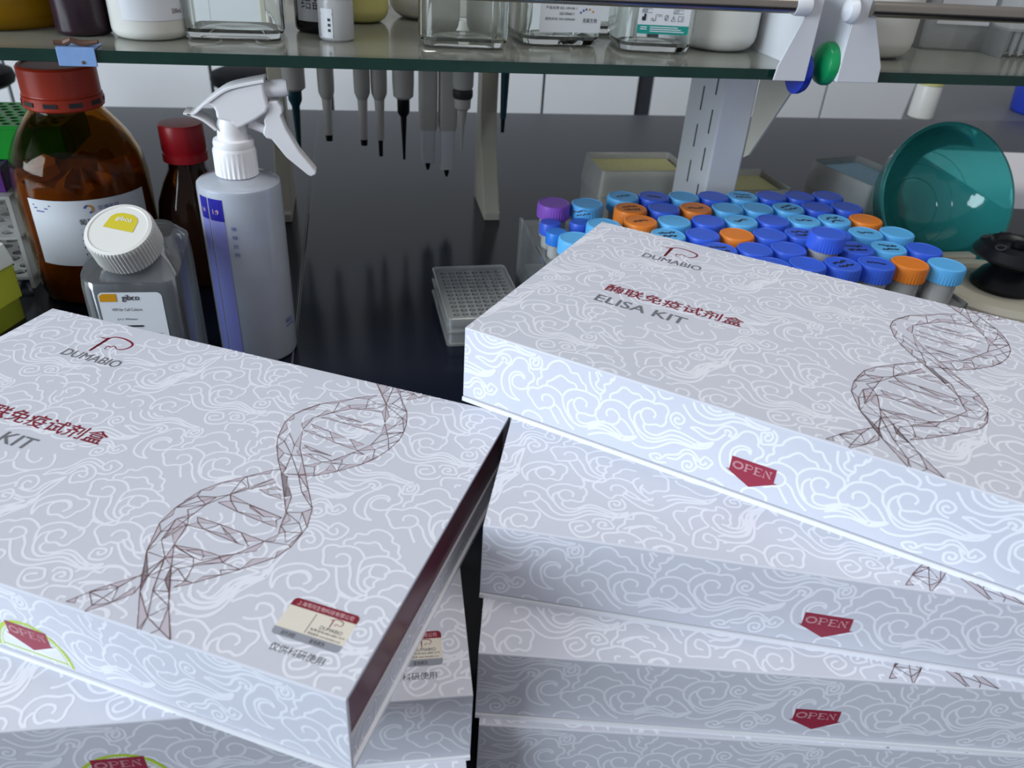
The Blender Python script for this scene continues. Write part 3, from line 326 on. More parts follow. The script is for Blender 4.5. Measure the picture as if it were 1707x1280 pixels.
DNA_FILL = [[234.4,194.6,241.1,194.3,241.2,187.2],[241.4,186.2,246.6,185.6,247.9,178.4],[228.8,176.4,239.4,184.4,236.6,178.8],[213.9,163.9,223.2,169.0,229.2,176.3],[206.0,149.6,208.0,154.9,213.5,157.7,214.3,163.8],[205.3,141.7,206.2,149.7,208.2,145.7],[209.1,128.6,205.4,141.6,209.6,137.4],[224.8,159.3,229.3,169.1,232.1,166.0],[229.3,169.1,243.2,176.1,232.1,166.0],[218.5,152.1,220.6,160.7,224.8,159.8],[214.3,143.8,217.3,151.0,217.5,139.2],[235.5,167.2,239.4,170.1,249.4,170.1],[249.4,170.1,248.7,176.6,255.2,161.2],[248.9,176.2,254.8,167.6,255.2,161.2],[255.6,160.4,261.2,160.2,257.9,150.1],[262.5,168.8,261.8,175.7,265.9,166.6],[253.0,187.1,261.7,175.9,257.8,179.3],[243.7,199.1,250.1,192.9,252.8,187.6],[256.9,186.0,257.8,193.6,262.8,191.3],[253.6,194.1,255.7,198.4,258.1,193.7],[262.8,191.3,263.5,198.3,269.0,198.6],[227.0,157.9,237.6,157.7,243.6,157.1],[227.0,157.9,232.4,155.8,237.6,157.7],[220.9,152.6,225.4,154.2,233.2,152.6],[233.2,152.6,244.6,154.5,245.3,151.9],[234.7,155.2,238.1,157.9,243.6,157.1],[244.6,154.5,248.2,158.0,254.4,157.4],[245.3,151.9,247.7,153.1,255.7,150.9],[219.1,145.3,223.3,142.6,231.5,143.1],[231.5,143.1,235.5,138.5,242.6,140.9],[218.0,138.5,223.3,139.9,229.9,137.1],[229.9,137.1,235.6,138.3,239.3,135.2],[239.3,135.2,250.2,135.7,253.0,133.4],[244.6,141.0,250.1,135.8,253.7,139.4],[253.0,133.4,257.1,140.5,260.7,137.7],[225.2,127.5,231.0,124.5,242.9,124.5],[231.0,124.5,233.0,125.5,242.9,124.5],[220.6,125.6,218.1,138.3,224.3,124.7],[224.6,121.2,224.5,124.3,230.1,117.3],[213.3,121.1,219.3,117.7,219.6,111.7],[219.6,111.7,226.8,107.4,227.0,102.9],[228.7,120.2,231.1,121.8,240.4,118.4],[240.4,118.4,244.8,121.0,245.5,119.2],[233.8,112.3,240.6,118.0,239.2,113.6],[235.0,105.2,230.3,116.9,238.3,106.6],[235.2,105.3,241.1,109.3,242.5,107.3],[245.7,113.3,245.7,118.8,251.3,114.5],[242.5,107.3,245.7,113.3,251.3,114.5],[251.3,114.5,253.5,121.3,260.0,124.2],[244.8,121.5,251.1,130.6,249.0,124.0],[251.1,130.6,253.5,132.5,257.5,131.9],[260.0,124.2,259.8,131.1,263.4,129.4],[263.4,129.4,262.4,132.6,264.9,133.1],[227.2,102.1,230.9,102.0,237.7,88.5],[237.7,88.5,233.3,98.1,240.1,90.2],[235.4,105.0,238.5,106.2,245.6,96.7],[243.4,94.2,245.6,96.7,250.1,90.7],[226.9,102.8,230.8,102.1,237.5,88.7],[237.3,89.0,234.4,96.2,239.9,90.4],[239.1,86.5,240.3,90.2,243.9,79.2],[250.8,81.9,254.0,85.5,257.9,74.0],[246.3,70.7,244.7,78.8,248.5,75.2],[248.4,65.6,246.7,70.1,250.5,67.8],[245.1,59.3,248.4,65.6,249.0,60.8],[256.4,61.2,258.0,69.7,257.7,59.9],[254.8,52.3,254.0,55.7,257.7,59.9],[245.0,41.2,246.4,48.4,255.0,52.4],[219.0,87.1,225.5,98.3,228.2,95.9],[213.0,80.6,216.7,87.9,219.0,87.1],[204.1,86.3,212.7,94.9,212.0,91.1],[212.7,94.9,221.5,103.7,221.7,101.1],[198.7,78.2,204.1,86.3,202.6,79.8],[196.2,68.7,198.7,77.8,199.5,74.0],[195.5,52.6,195.4,63.6,197.3,59.0],[200.6,73.6,208.2,76.7,206.7,70.4],[201.9,35.9,195.7,52.3,199.7,48.0],[200.6,57.6,206.0,63.9,205.1,60.2],[203.7,45.3,200.6,57.6,206.9,56.0],[205.4,48.5,207.5,55.8,210.2,43.3],[211.1,73.8,216.1,76.9,223.2,71.5],[213.4,80.4,225.2,77.8,216.1,76.9],[223.4,71.6,234.1,72.7,237.3,69.8],[225.4,77.4,244.0,75.4,235.8,73.0],[225.6,77.5,227.1,75.7,236.1,73.1],[237.3,69.8,242.9,72.7,245.2,69.1],[208.6,61.9,221.1,61.5,210.8,59.0],[207.7,55.9,210.8,59.0,216.1,56.2],[216.1,56.2,227.1,56.9,235.3,54.0],[221.1,61.5,232.3,60.4,226.9,57.2],[232.3,60.4,245.1,59.3,237.9,56.5],[223.6,88.5,227.0,90.3,230.0,87.0],[227.0,90.3,229.5,93.3,233.3,92.4],[230.0,87.0,234.3,89.3,237.2,86.5],[210.6,43.2,222.9,45.0,213.9,41.9],[222.9,45.0,231.8,44.8,226.2,42.3],[217.0,42.4,222.9,45.0,226.4,42.3],[211.6,35.6,210.4,43.0,217.0,32.7],[212.0,35.8,216.1,39.7,222.5,40.1],[225.4,36.9,233.2,43.6,235.7,41.9],[231.8,44.8,237.5,48.0,235.5,42.1],[237.9,48.1,245.1,58.9,244.8,52.8],[231.4,27.7,233.1,32.4,239.4,35.8],[225.5,23.0,227.9,27.6,231.4,27.7],[219.6,25.1,217.8,31.4,225.4,20.8],[202.2,35.7,211.7,24.6,209.1,24.5],[214.3,16.6,211.9,24.3,208.9,24.5],[191.2,2.0,193.5,5.4,194.8,2.6],[195.9,9.3,200.8,15.1,201.4,12.9],[200.8,15.1,207.9,22.5,204.7,15.4],[201.3,-0.3,202.0,3.9,207.9,7.6],[207.9,7.6,211.0,17.8,212.9,14.9],[202.4,35.4,211.5,24.8,209.3,24.0],[214.5,16.4,211.7,24.3,209.9,23.0],[226.8,-0.2,214.5,16.4,225.9,6.7],[234.3,3.2,230.2,14.0,241.1,0.6],[219.6,25.1,217.2,32.2,225.2,20.5]]
LOGO = [[53.3,177.2,58.5,177.3,61.7,180.4,67.7,181.1,74.1,179.6,77.7,177.1,78.1,173.3,75.8,169.9,72.7,169.1],[72.7,169.1,69.0,171.6,68.0,169.8,65.6,170.2,65.8,166.7],[59.3,177.4,59.5,171.7,59.6,166.4,59.5,161.5],[65.8,166.7,68.2,166.2]]

# ------------------------------------------------------------------ the setting
def struct(name, mb, m):
    o = mb.build(name, m); o['kind'] = 'structure'; return o
struct('floor', MB().box(-4, 5, -2.5, 3.7, -.87, -.85), floor_m)
struct('wall_back', MB().box(-4, 5, 3.62, 3.7, -.85, 1.9), wall_m)

# the pale cabinets across the aisle
seams = [-2.0, -1.25, -.535, -.087, .77, 1.18, 1.241, 2.049, 2.9, 3.7]
cabinet = thing('wall_cabinet', 'pale grey cabinet run with tall flat doors standing behind the bench', 'cabinet', (0, 3.3, -.85))
MB().box(-2.0, 3.7, .012, .3, 0, 1.25).build('carcass', gap_m, cabinet)
for a, b in zip(seams, seams[1:]):
    if b - a < .1: continue
    MB().box(a + .006, b - .006, -.008, .0115, .06, 1.25).build('door', cab_m, cabinet, .002)

# lab bench
bench = thing('lab_bench', 'black glossy resin-topped laboratory island bench', 'bench', (0, 0, -.85))
for a, b in ((-1.6, -.0708), (-.0692, 2.6)):
    MB().box(a, b, .07, 1.613, .828, .85).build('worktop', dark_resin, bench, .0015)
MB().box(-.0708, -.0692, .071, 1.612, .829, .8501).build('seam_strip', seam_m, bench)
MB().box(-1.55, 2.55, .14, 1.55, 0, .828).build('bench_body', white_metal, bench)

# ------------------------------------------------------------------ glass reagent shelf
SY0, SY1, SZ = .678, 1.034, .27
shelf = thing('reagent_shelf', 'two-bay glass reagent shelf with steel rails on a white post', 'shelf', (.408, .864, 0))
def sh(mb, name, m, bevel=0, parent=None):
    M = Matrix.Translation((-.408, -.864, 0))
    mb.v = [tuple(M @ Vector(p)) for p in mb.v]
    return mb.build(name, m, parent or shelf, bevel)
for x0, x1 in ((-.95, .3915), (.4265, 1.35)):
    p = sh(MB().box(x0, x1, SY0 + .0015, SY1, SZ - .009, SZ), 'glass_pane', pane_m)
    p['label'] = 'dusty greenish glass shelf pane'
    sh(MB().box(x0, x1, SY0, SY0 + .0014, SZ - .009, SZ), 'front_edge', glass_edge, .0004, p)
post = sh(MB().box(.389, .427, .817, .911, .008, SZ - .0095), 'post', white_metal, .002)
for y in (.835, .868):
    for k in range(5):
        z0 = .045 + k * .042 + (.018 if y > .85 else 0)
        sh(MB().box(.3884, .3889, y, y + .0022, z0, z0 + .026), 'slot', gap_m, 0, post)
sh(MB().box(.379, .437, .807, .921, 0, .008), 'foot_plate', white_metal, .001)
# triangular arms under the two bays
for x in (.4272,):
    sh(MB().prism([(.817, .150), (.817, SZ - .0095), (.735, SZ - .0095), (.735, SZ - .015), (.806, .156)], 'x', x, x + .0022), 'support_arm', beige_pl)
# end brackets: side plate plus folded wedge front
def end_bracket(xp, side):
    prof = [(SY0 - .006, .262), (SY0 - .006, .284), (SY0 - .004, .33), (SY0 + .02, .336), (1.02, .31), (1.045, .262)]
    mb = MB().prism(prof, 'x', xp, xp + .0016)
    w = .029 * side
    if side < 0: tri = [(xp, .262), (xp + w, .262), (xp + w * .95, .274), (xp - .006, .333), (xp + .0016, .333), (xp + .0016, .262)]
    else: tri = [(xp, .262), (.4657, .262), (.4645, .276), (.4375, .333), (xp, .333)]
    mb.prism(tri, 'y', SY0 - .0075, SY0 - .006)
    sh(mb, 'end_bracket', white_metal, .0006)
end_bracket(.392, -1); end_bracket(.4245, 1)
for x0, x1 in ((-.95, .379), (.438, 1.35)):
    sh(MB().tube([(x0, .670, .3225), (x1, .670, .3225)], .0066, 20), 'rail', steel)
sh(MB().lathe([(.0075, 0), (.0082, .004), (.0082, .013), (.0066, .0145)], 24, Matrix.Translation((.3665, .670, .3225)) @ Matrix.Rotation(PI / 2, 4, 'Y')), 'rail_collar', white_metal)
sh(MB().lathe([(.0105, 0), (.0105, .002), (.0085, .0065), (.004, .009), (.0, .0098)], 24, Matrix.Translation((.4243, .673, .320)) @ Matrix.Rotation(-PI / 2, 4, 'Y')), 'rail_knob', white_metal)
for o_, x, z, m, lab, ax in (('button_magnet', .4243, .274, green_mag, 'green round button magnet on the right shelf bracket', -1), ('button_magnet', .3938, .266, blue_mag, 'blue round button magnet hidden behind the left shelf bracket', 1)):
    t = MB().lathe([(.0185, 0), (.0185, .004), (.017, .0075), (.011, .0115), (.005, .0128), (0, .013)], 32, Matrix.Rotation(ax * PI / 2, 4, 'Y')).build(o_, m)
    t.location = (x, .69, z); tag(t, lab, 'magnet')

# blue clip on the shelf edge
clip = thing('shelf_clip', 'rusty light blue metal clip gripping the glass shelf edge', 'clip', (-.2045, SY0, SZ))
MB().prism([(-.002, -.0115), (-.0006, -.0115), (-.0006, .0005), (.020, .0005), (.020, .0018), (-.002, .0018)], 'x', -.0135, .0135).build('clip_body', clip_blue, clip, .0004)
MB().tube([(-.016, .004, .004), (-.009, .006, .0035), (-.003, .003, .0062), (.004, .005, .0035), (.016, .003, .0055)], [.0016, .0026, .0022, .0026, .0014], 8).build('spring_wire', rust, clip)
MB().lathe([(.0012, 0), (.0012, .0006), (0, .0009)], 10, Matrix.Translation((.004, -.002, -.0085)) @ Matrix.Rotation(PI / 2, 4, 'X')).build('rivet', rust, clip)

# ------------------------------------------------------------------ kit boxes
BL, BW, BH, HF = .3165, .196, .04733, .0442
PER = 123.4
top_fn = lambda u, v: (u / 1000, v / 1000, BH + .00003)
front_fn = lambda u, v: (u / 1000, -.00003, BH + v / 1000)      # v is negative going down
side_fn = lambda u, v: (BL - .0016, u / 1000, v / 1000)
def lift(fn, d, ax):
    def g(u, v):
        p = list(fn(u, v)); p[ax] += d; return tuple(p)
    return g
AXIS = {top_fn: 2, front_fn: 1, side_fn: 0}; JIT = {top_fn: 1, front_fn: -1, side_fn: 1}
top1, top2, top3 = lift(top_fn, .00004, 2), lift(top_fn, .00008, 2), lift(top_fn, .00012, 2)
fr1, fr2, fr3 = lift(front_fn, -.00004, 1), lift(front_fn, -.00008, 1), lift(front_fn, -.00012, 1)
CL = [smooth_line(unflat(a), 3) for a in CLOUD]
def cloud(mb, x0, x1, y0, y1, fn, w=1.0):
    for i in range(int(math.floor(x0 / PER)) - 1, int(math.floor(x1 / PER)) + 2):
        for j in range(int(math.floor(y0 / PER)) - 1, int(math.floor(y1 / PER)) + 2):
            for kk, pl in enumerate(CL):
                q = [(p[0] + i * PER, p[1] + j * PER) for p in pl]
                if max(p[0] for p in q) < x0 or min(p[0] for p in q) > x1 or max(p[1] for p in q) < y0 or min(p[1] for p in q) > y1: continue
                for c in clip_line(q, x0, x1, y0, y1):
                    k0 = len(mb.v); mb.ribbon(c, w, lift(fn, JIT[fn] * (kk % 50) * 4e-7, AXIS[fn]))
                    for ii in range(k0, len(mb.v)):      # no two bits of ink in exactly one plane
                        p = list(mb.v[ii]); p[AXIS[fn]] += JIT[fn] * (ii - k0) * 1e-7; mb.v[ii] = tuple(p)
    return mb
def cbox(name, label, loc, yaw, oval):
    t = thing(name, label, 'box', loc, yaw, 'white cloud-patterned kit boxes in two stacks')
    for nm, me in BOXPARTS + (OVALPARTS if oval else []):
        o = link(nm, me, PARENT_OF.get(nm) and holder[PARENT_OF[nm]] or t)
        holder[nm] = o
    return t
holder = {}
PARENT_OF = {'sticker_header': 'security_sticker', 'sticker_footer': 'security_sticker', 'sticker_lettering': 'security_sticker', 'sticker_logo': 'security_sticker', 'header_lettering': 'security_sticker', 'open_lettering': 'open_arrow', 'green_ring': 'oval_sticker', 'print_on_sticker': 'oval_sticker'}
BOXPARTS = []; OVALPARTS = []
# wrap-around cover: top board, front flap, spine
T = .0018; c_ = .0007
sec = [(0, BH - HF), (0, BH - c_), (c_ * .3, BH - c_ * .3), (c_, BH), (BW - c_, BH), (BW - c_ * .3, BH - c_ * .3), (BW, BH - c_), (BW, .0027), (BW - T, .0027), (BW - T, BH - T), (T, BH - T), (T, BH - HF)]
BOXPARTS.append(('cover', MB().prism(sec, 'x', 0, BL).mesh('cover', card)))
BOXPARTS.append(('base_board', MB().box(0, BL, -.0012, BW, 0, .0026).mesh('base_board', card_edge)))
BOXPARTS.append(('inner_tray', MB().box(.003, BL - .003, T + .0003, BW - T - .0003, .0027, BH - T - .0001).mesh('inner_tray', maroon)))
for x_ in (BL - .0029, .0017): BOXPARTS.append(('side_strip', MB().box(x_, x_ + .0012, T + .0005, BW - T - .0005, .0027, .0165).mesh('side_strip', card)))
BOXPARTS.append(('top_cloud_print', cloud(MB(), .4, 316.1, .9, 195.4, top_fn, 1.25).mesh('top_cloud_print', cloud_ink)))
BOXPARTS.append(('flap_cloud_print', cloud(MB(), .4, 316.1, -43.8, -.9, front_fn, 1.25).mesh('flap_cloud_print', cloud_ink)))
BOXPARTS.append(('side_cloud_print', cloud(MB(), 3, 193, 2.7, 16.2, side_fn, 1.1).mesh('side_cloud_print', cloud_ink)))
m1 = MB()
for a in DNA_FILL: m1.poly([(p[0], min(max(p[1], .6), 195.4)) for p in unflat(a)], top1)
BOXPARTS.append(('helix_fill_print', m1.mesh('helix_fill_print', ink_dna_fill)))
m1 = MB()
for a in DNA_LINE:
    for c in clip_line(unflat(a), .5, 316, .5, 195.5): m1.ribbon(c, .36, top2)
for a in DNA_FILL:
    pts = unflat(a)
    for c in clip_line(pts + pts[:1], .5, 316, .5, 195.5): m1.ribbon(c, .28, top2)
BOXPARTS.append(('helix_line_print', m1.mesh('helix_line_print', ink_dna)))
m1 = MB()
def logo(mb, fn, ox=0, oy=0, s=1, k=1):
    for i, a in enumerate(LOGO):
        q = [((p[0] - 66) * s + ox, (p[1] - 171) * s + oy) for p in smooth_line(unflat(a), 4)]
        mb.ribbon(q, (1.35, .9, 1.6, .8)[i] * s * k, fn, True)
    mb.poly([((p[0] - 66) * s + ox, (p[1] - 171) * s + oy) for p in ((58.3, 178.6), (60.6, 178.4), (60.4, 161.6), (58.8, 161.2))], fn)
logo(m1, top1, 66, 171)
BOXPARTS.append(('logo_print', m1.mesh('logo_print', ink_red)))
m1 = MB(); put_text(m1, '酶联免疫试剂盒', 45.2, 88.6, 129.8, 99.0, top1); put_text(m1, '酶联免疫试剂盒', 45.6, 88.7, 130.2, 99.1, top2); put_text(m1, '酶联免疫试剂盒', 45.4, 88.4, 130.0, 98.8, top3)
BOXPARTS.append(('title_print', m1.mesh('title_print', ink_red)))
m1 = MB(); put_text(m1, 'DUMABIO', 46.6, 151.8, 86.7, 159.0, top1); put_text(m1, 'DUMABIO', 46.9, 151.8, 87.0, 159.0, top2)
BOXPARTS.append(('brand_print', m1.mesh('brand_print', ink_grey)))
m1 = MB(); put_text(m1, 'ELISA KIT', 45.2, 72.5, 100.7, 81.5, top1); put_text(m1, 'ELISA KIT', 45.7, 72.5, 101.2, 81.5, top2)
BOXPARTS.append(('subtitle_print', m1.mesh('subtitle_print', ink_grey)))
m1 = MB(); put_text(m1, '仅供科研使用', 278.0, 9.8, 301.2, 13.6, top1)
BOXPARTS.append(('notice_print', m1.mesh('notice_print', ink_black)))
# security sticker (the square code on it is left out)
def rr2(x0, x1, y0, y1, r, corners=(1, 1, 1, 1), n=5):
    out = []
    for (cx, cy, a0, on) in ((x1 - r, y1 - r, 0, corners[0]), (x0 + r, y1 - r, PI / 2, corners[1]), (x0 + r, y0 + r, PI, corners[2]), (x1 - r, y0 + r, 1.5 * PI, corners[3])):
        if not on:
            out.append((cx + r * (1 if a0 in (0, 1.5 * PI) else -1), cy + r * (1 if a0 in (0, PI / 2) else -1))); continue
        out += [(cx + r * math.cos(a0 + PI / 2 * k / n), cy + r * math.sin(a0 + PI / 2 * k / n)) for k in range(n + 1)]
    return out
BOXPARTS.append(('security_sticker', MB().poly(rr2(274.6, 304.4, 16.9, 36.2, 2), top1).mesh('security_sticker', sticker_cream)))
BOXPARTS.append(('sticker_header', MB().poly(rr2(274.6, 304.4, 32.0, 36.2, 2, (1, 1, 0, 0)), top2).mesh('sticker_header', ink_red)))
BOXPARTS.append(('sticker_footer', MB().poly(rr2(274.6, 304.4, 16.9, 20.6, 2, (0, 0, 1, 1)), top2).mesh('sticker_footer', sticker_grey)))
m1 = MB(); put_text(m1, '上海笃玛生物科技有限公司', 277, 32.8, 302.2, 35.2, top3, 0)
BOXPARTS.append(('header_lettering', m1.mesh('header_lettering', ink_pink)))
m1 = MB(); put_text(m1, 'DUMABIO', 291.6, 25.0, 301.4, 26.7, top2); put_text(m1, '免费咨询:400-6887-919', 288.4, 23.2, 303.2, 24.5, top2); put_text(m1, '网站查询: www.dumabio.com', 288.4, 21.3, 302.6, 22.6, top2)
put_text(m1, '刮开涂层', 278.6, 17.6, 284.6, 19.7, top3); put_text(m1, '查询真伪', 291, 17.6, 297.4, 19.7, top3)
m1.ribbon([(287.2, 21.3), (287.2, 31.2)], .25, top2)
BOXPARTS.append(('sticker_lettering', m1.mesh('sticker_lettering', ink_black)))
m1 = MB(); logo(m1, top2, 296.6, 29.2, .24, 1.15)
BOXPARTS.append(('sticker_logo', m1.mesh('sticker_logo', ink_red)))
ARROW = [(153.4, -24.0), (175.2, -24.0), (175.4, -32.0), (177.2, -32.0), (164.6, -39.0), (151.8, -32.0), (153.5, -32.0)]
BOXPARTS.append(('open_arrow', MB().poly(ARROW, fr2).mesh('open_arrow', ink_arrow)))
m1 = MB()
def stroke(pts): m1.ribbon(pts, .22, fr3)
for rx, ry in ((2.5, 2.15), (1.95, 1.6)): stroke([(157.2 + rx * math.cos(a * PI / 12), -28.4 + ry * math.sin(a * PI / 12)) for a in range(25)])
for dx in (0, .55): stroke([(160.9 + dx, -30.5), (160.9 + dx, -26.3)])
stroke([(160.2, -26.3), (163.2, -26.3), (164.2, -27.0), (164.2, -27.9), (163.2, -28.6), (161.5, -28.6)]); stroke([(160.3, -30.5), (162, -30.5)])
for dx in (0, .55): stroke([(165.6 + dx, -30.5), (165.6 + dx, -26.3)])
stroke([(165.0, -26.3), (168.6, -26.3), (168.6, -27.1)]); stroke([(166.1, -28.4), (168.0, -28.4)]); stroke([(165.0, -30.5), (168.7, -30.5), (168.7, -29.7)])
stroke([(170.0, -30.5), (170.0, -26.3), (172.9, -30.5), (172.9, -26.3)]); stroke([(170.5, -26.3), (173.4, -30.4)]); stroke([(169.4, -30.5), (170.7, -30.5)]); stroke([(172.2, -26.3), (173.7, -26.3)])
BOXPARTS.append(('open_lettering', m1.mesh('open_lettering', ink_pink)))
# lime oval seal over the flap of the left stack
ell = lambda rx, ry, cx=164.6, cy=-42.9, n=40: [(cx + rx * math.cos(PI * k / n), cy + ry * math.sin(PI * k / n)) for k in range(n + 1)]
OVALPARTS.append(('oval_sticker', MB().poly(ell(20.2, 21.6), front_fn).mesh('oval_sticker', sticker_white)))
m1 = MB(); m1.ribbon(ell(19.4, 20.8), 1.6, fr1); m1.ribbon([(147.5, -40.9), (181.7, -40.9)], .9, fr1)
OVALPARTS.append(('green_ring', m1.mesh('green_ring', ink_lime)))
m1 = MB(); m1.ribbon(ell(17.2, 18.6), .35, fr1)
for k in range(3, 37):
    a = PI * k / 40
    m1.ribbon([(164.6 + 17.9 * math.cos(a), -42.9 + 19.3 * math.sin(a)), (164.6 + 18.7 * math.cos(a + .012), -42.9 + 20.0 * math.sin(a + .012))], .5, fr1)
OVALPARTS.append(('print_on_sticker', m1.mesh('print_on_sticker', ink_lime)))

PB = 'white cloud-patterned kit box '
R = math.radians
cbox('kit_box', PB + 'on top of the left stack, turned askew', (-.2931, .3305, 2 * BH), R(-27.93), True)
cbox('kit_box', PB + 'in the middle of the left stack', (-.2774, .2262, BH), R(-2.68), True)
cbox('kit_box', PB + 'at the bottom of the left stack', (-.2795, .2245, 0), R(-3.3), True)
cbox('kit_box', PB + 'on top of the right stack', (.0535, .3725, 3 * BH), R(-38.29), False)
cbox('kit_box', PB + 'second from the top of the right stack', (.0497, .2671, 2 * BH), R(-18.76), False)
cbox('kit_box', PB + 'third from the top of the right stack', (.0443, .2331, BH), R(-12.45), False)
cbox('kit_box', PB + 'at the bottom of the right stack', (.0455, .2278, 0), R(-11.72), False)

# ------------------------------------------------------------------ label helpers for round bottles
def cyl_fn(r, a0, d=.0003):
    """(s, z) in metres on a cylinder; s measured from the direction a0"""
    return lambda s, z: ((r + d) * math.cos(a0 + s / r), (r + d) * math.sin(a0 + s / r), z)
def wrap_patch(mb, r, a0, s0, s1, z0, z1, d=.0003, n=16):
    fn = cyl_fn(r, a0, d); vs_ = []; 
    for i in range(n + 1):
        s = s0 + (s1 - s0) * i / n
        vs_ += [fn(s, z0), fn(s, z1)]
    return mb.add(vs_, [(2 * i, 2 * i + 2, 2 * i + 3, 2 * i + 1) for i in range(n)], True)
def shell(prof, w=.002):
    """outer profile from base to rim -> closed thin wall profile"""
    inner = [(max(r - w, .0005), max(z, prof[0][1] + w)) for r, z in prof[::-1]]
    return [(0.0002, prof[0][1])] + prof + inner + [(0.0002, prof[0][1] + w)]
def face_cam(x, y): return math.atan2(-y, -x)

# ------------------------------------------------------------------ large amber bottle
ax_, ay_ = -.274, .84
ab = thing('amber_bottle', 'large amber glass bottle with red cap and orange powder inside', 'bottle', (ax_, ay_, 0))
prof = [(.050, 0), (.0585, .004), (.0612, .012), (.0622, .04), (.0627, .105), (.0622, .125), (.0606, .138), (.0580, .148), (.0528, .159), (.0462, .169), (.0385, .179), (.0330, .186), (.0315, .192), (.0315, .205)]
MB().lathe(shell(prof, .003), 64, cap0=False, cap1=False).build('glass_body', amber, ab)
pp = MB(); n_ = 72; rings = []
for r, z in ((.030, .0042), (.0555, .006), (.0580, .014), (.0588, .05), (.0590, .10), (.0588, .122), (.056, .1265), (.045, .128), (.022, .131)):
    rings.append([(r * math.cos(2 * PI * k / n_), r * math.sin(2 * PI * k / n_), z + ((.004 * math.sin(k * .55 + r * 90) + .003 * math.sin(k * 1.31) + random.uniform(-.0012, .0012)) if z > .118 else 0)) for k in range(n_)])
pp.loft(rings); pp.build('powder', powder, ab)
rc = MB().lathe([(.0335, .190), (.0352, .1915), (.0352, .2015), (.0338, .2025), (.0336, .2035), (.0342, .204), (.0342, .2262), (.0325, .2282), (.0300, .2284), (.0295, .2275), (0, .2275)], 60, ribs=None)
cap_o = rc.build('cap', red_pl, ab)
a0 = face_cam(ax_, ay_)
for k in range(10):
    a = a0 + (k - 4.6) * .62
    M = Matrix.Rotation(a, 4, 'Z')
    MB().box(.0345, .0356, -.0058, .0058, .1945, .1985, M).build('tamper_slot', pip_dark, cap_o)
lb = wrap_patch(MB(), .0627, a0, -.058, .058, .0502, .1165).build('paper_label', sticker_white, ab)
fn = cyl_fn(.0627, a0, .0005)
m1 = MB(); put_text(m1, '葡聚糖硫酸钠', -.012, .0925, .030, .0985, fn); put_text(m1, 'Dextran sulfate sodium', -.012, .0812, .026, .0835, fn)
m1.add([fn(-.012, .0878), fn(.032, .0878), fn(.032, .0882), fn(-.012, .0882)], [(0, 1, 2, 3)])
for i in range(7):
    z = .076 - i * .0036
    m1.add([fn(-.010 if i % 2 == 0 else -.008, z), fn(.012, z), fn(.012, z + .0013), fn(-.010 if i % 2 == 0 else -.008, z + .0013)], [(0, 1, 2, 3)])
    if i % 2 == 0: m1.add([fn(-.0125, z - .0002), fn(-.0108, z - .0002), fn(-.0108, z + .0016), fn(-.0125, z + .0016)], [(0, 1, 2, 3)])
m1.build('label_print', ink_black, lb)
m1 = MB(); put_text(m1, '华博医药', .0065, .1055, .0265, .1105, fn)
m1.ribbon([(-.0015 + .0035 * math.cos(a / 10), .1078 + .0035 * math.sin(a / 10)) for a in range(-15, 30)], .0018, fn)
for i, (s, w_) in enumerate(((-.053, .018), (-.052, .014), (-.050, .008))):
    m1.add([fn(s, .1105 - i * .003), fn(s + w_, .1105 - i * .003), fn(s + w_, .1117 - i * .003), fn(s, .1117 - i * .003)], [(0, 1, 2, 3)])
m1.build('maker_mark', blue_print, lb)
m1 = MB(); m1.ribbon([(-.0015 + .0035 * math.cos(a / 10), .1078 + .0035 * math.sin(a / 10)) for a in range(-8, 18)], .0017, cyl_fn(.0627, a0, .0006)); m1.build('gold_mark', amber_print, lb)

# smaller brown bottle behind the spray bottle
bx_, by_ = -.176, .858
b2 = thing('brown_bottle', 'dark brown glass bottle with crimson cap behind the spray bottle', 'bottle', (bx_, by_, 0))
MB().lathe(shell([(.033, 0), (.0365, .004), (.037, .02), (.037, .070), (.034, .090), (.0255, .112), (.019, .124), (.0175, .134), (.0175, .146)], .0025), 48, cap0=False, cap1=False).build('glass_body', brown_glass, b2)
MB().lathe([(.02, .132), (.0222, .133), (.0222, .141), (.0212, .1418), (.0212, .1428), (.0218, .1435), (.0218, .168), (.0205, .170), (.018, .1702), (0, .1702)], 60, ribs=(5, 6, .975)).build('cap', crimson_pl, b2)
MB().lathe([(.001, .004), (.034, .005), (.0342, .07), (.0315, .086), (.001, .0862)], 32).build('liquid', black_bottle, b2)

# ------------------------------------------------------------------ spray bottle
sx_, sy_ = -.1015, .69
sp = thing('spray_bottle', 'frosted spray bottle with white trigger head and blue stripes', 'spray bottle', (sx_, sy_, 0))
prof = [(.032, 0), (.0342, .002), (.035, .006), (.035, .1635), (.0345, .1658), (.0330, .1672), (.020, .1706), (.0158, .1712), (.0155, .178)]
MB().lathe(shell(prof, .0012), 64, cap0=False, cap1=False).build('bottle_body', frost_blue, sp)
MB().lathe([(.001, .0018), (.0325, .0025), (.0334, .008), (.0334, .116), (.001, .1162)], 48).build('liquid', liquid_blue, sp)
a0 = face_cam(sx_, sy_)
r = .035
m1 = MB(); d2 = PI / 180
for s0, s1 in ((-67, -51), (-48.5, -26)): wrap_patch(m1, r, a0, s0 * d2 * r, s1 * d2 * r, .141, .160, .0003, 6)
st = m1.build('dark_stripe', stripe_dark, sp)
m1 = MB()
for s0, s1 in ((-67, -51), (-48.5, -26)): wrap_patch(m1, r, a0, s0 * d2 * r, s1 * d2 * r, .004, .1408, .0003, 6)
m1.build('pale_stripe', stripe_pale, sp)
fn = cyl_fn(r, a0, .0006); m1 = MB(); put_text(m1, '1:9', -42 * d2 * r, .1468, -33 * d2 * r, .151, fn); put_text(m1, '1:4', -62 * d2 * r, .1468, -56 * d2 * r, .151, fn)
m1.build('ratio_print', ink_pink, st)
m1 = MB()
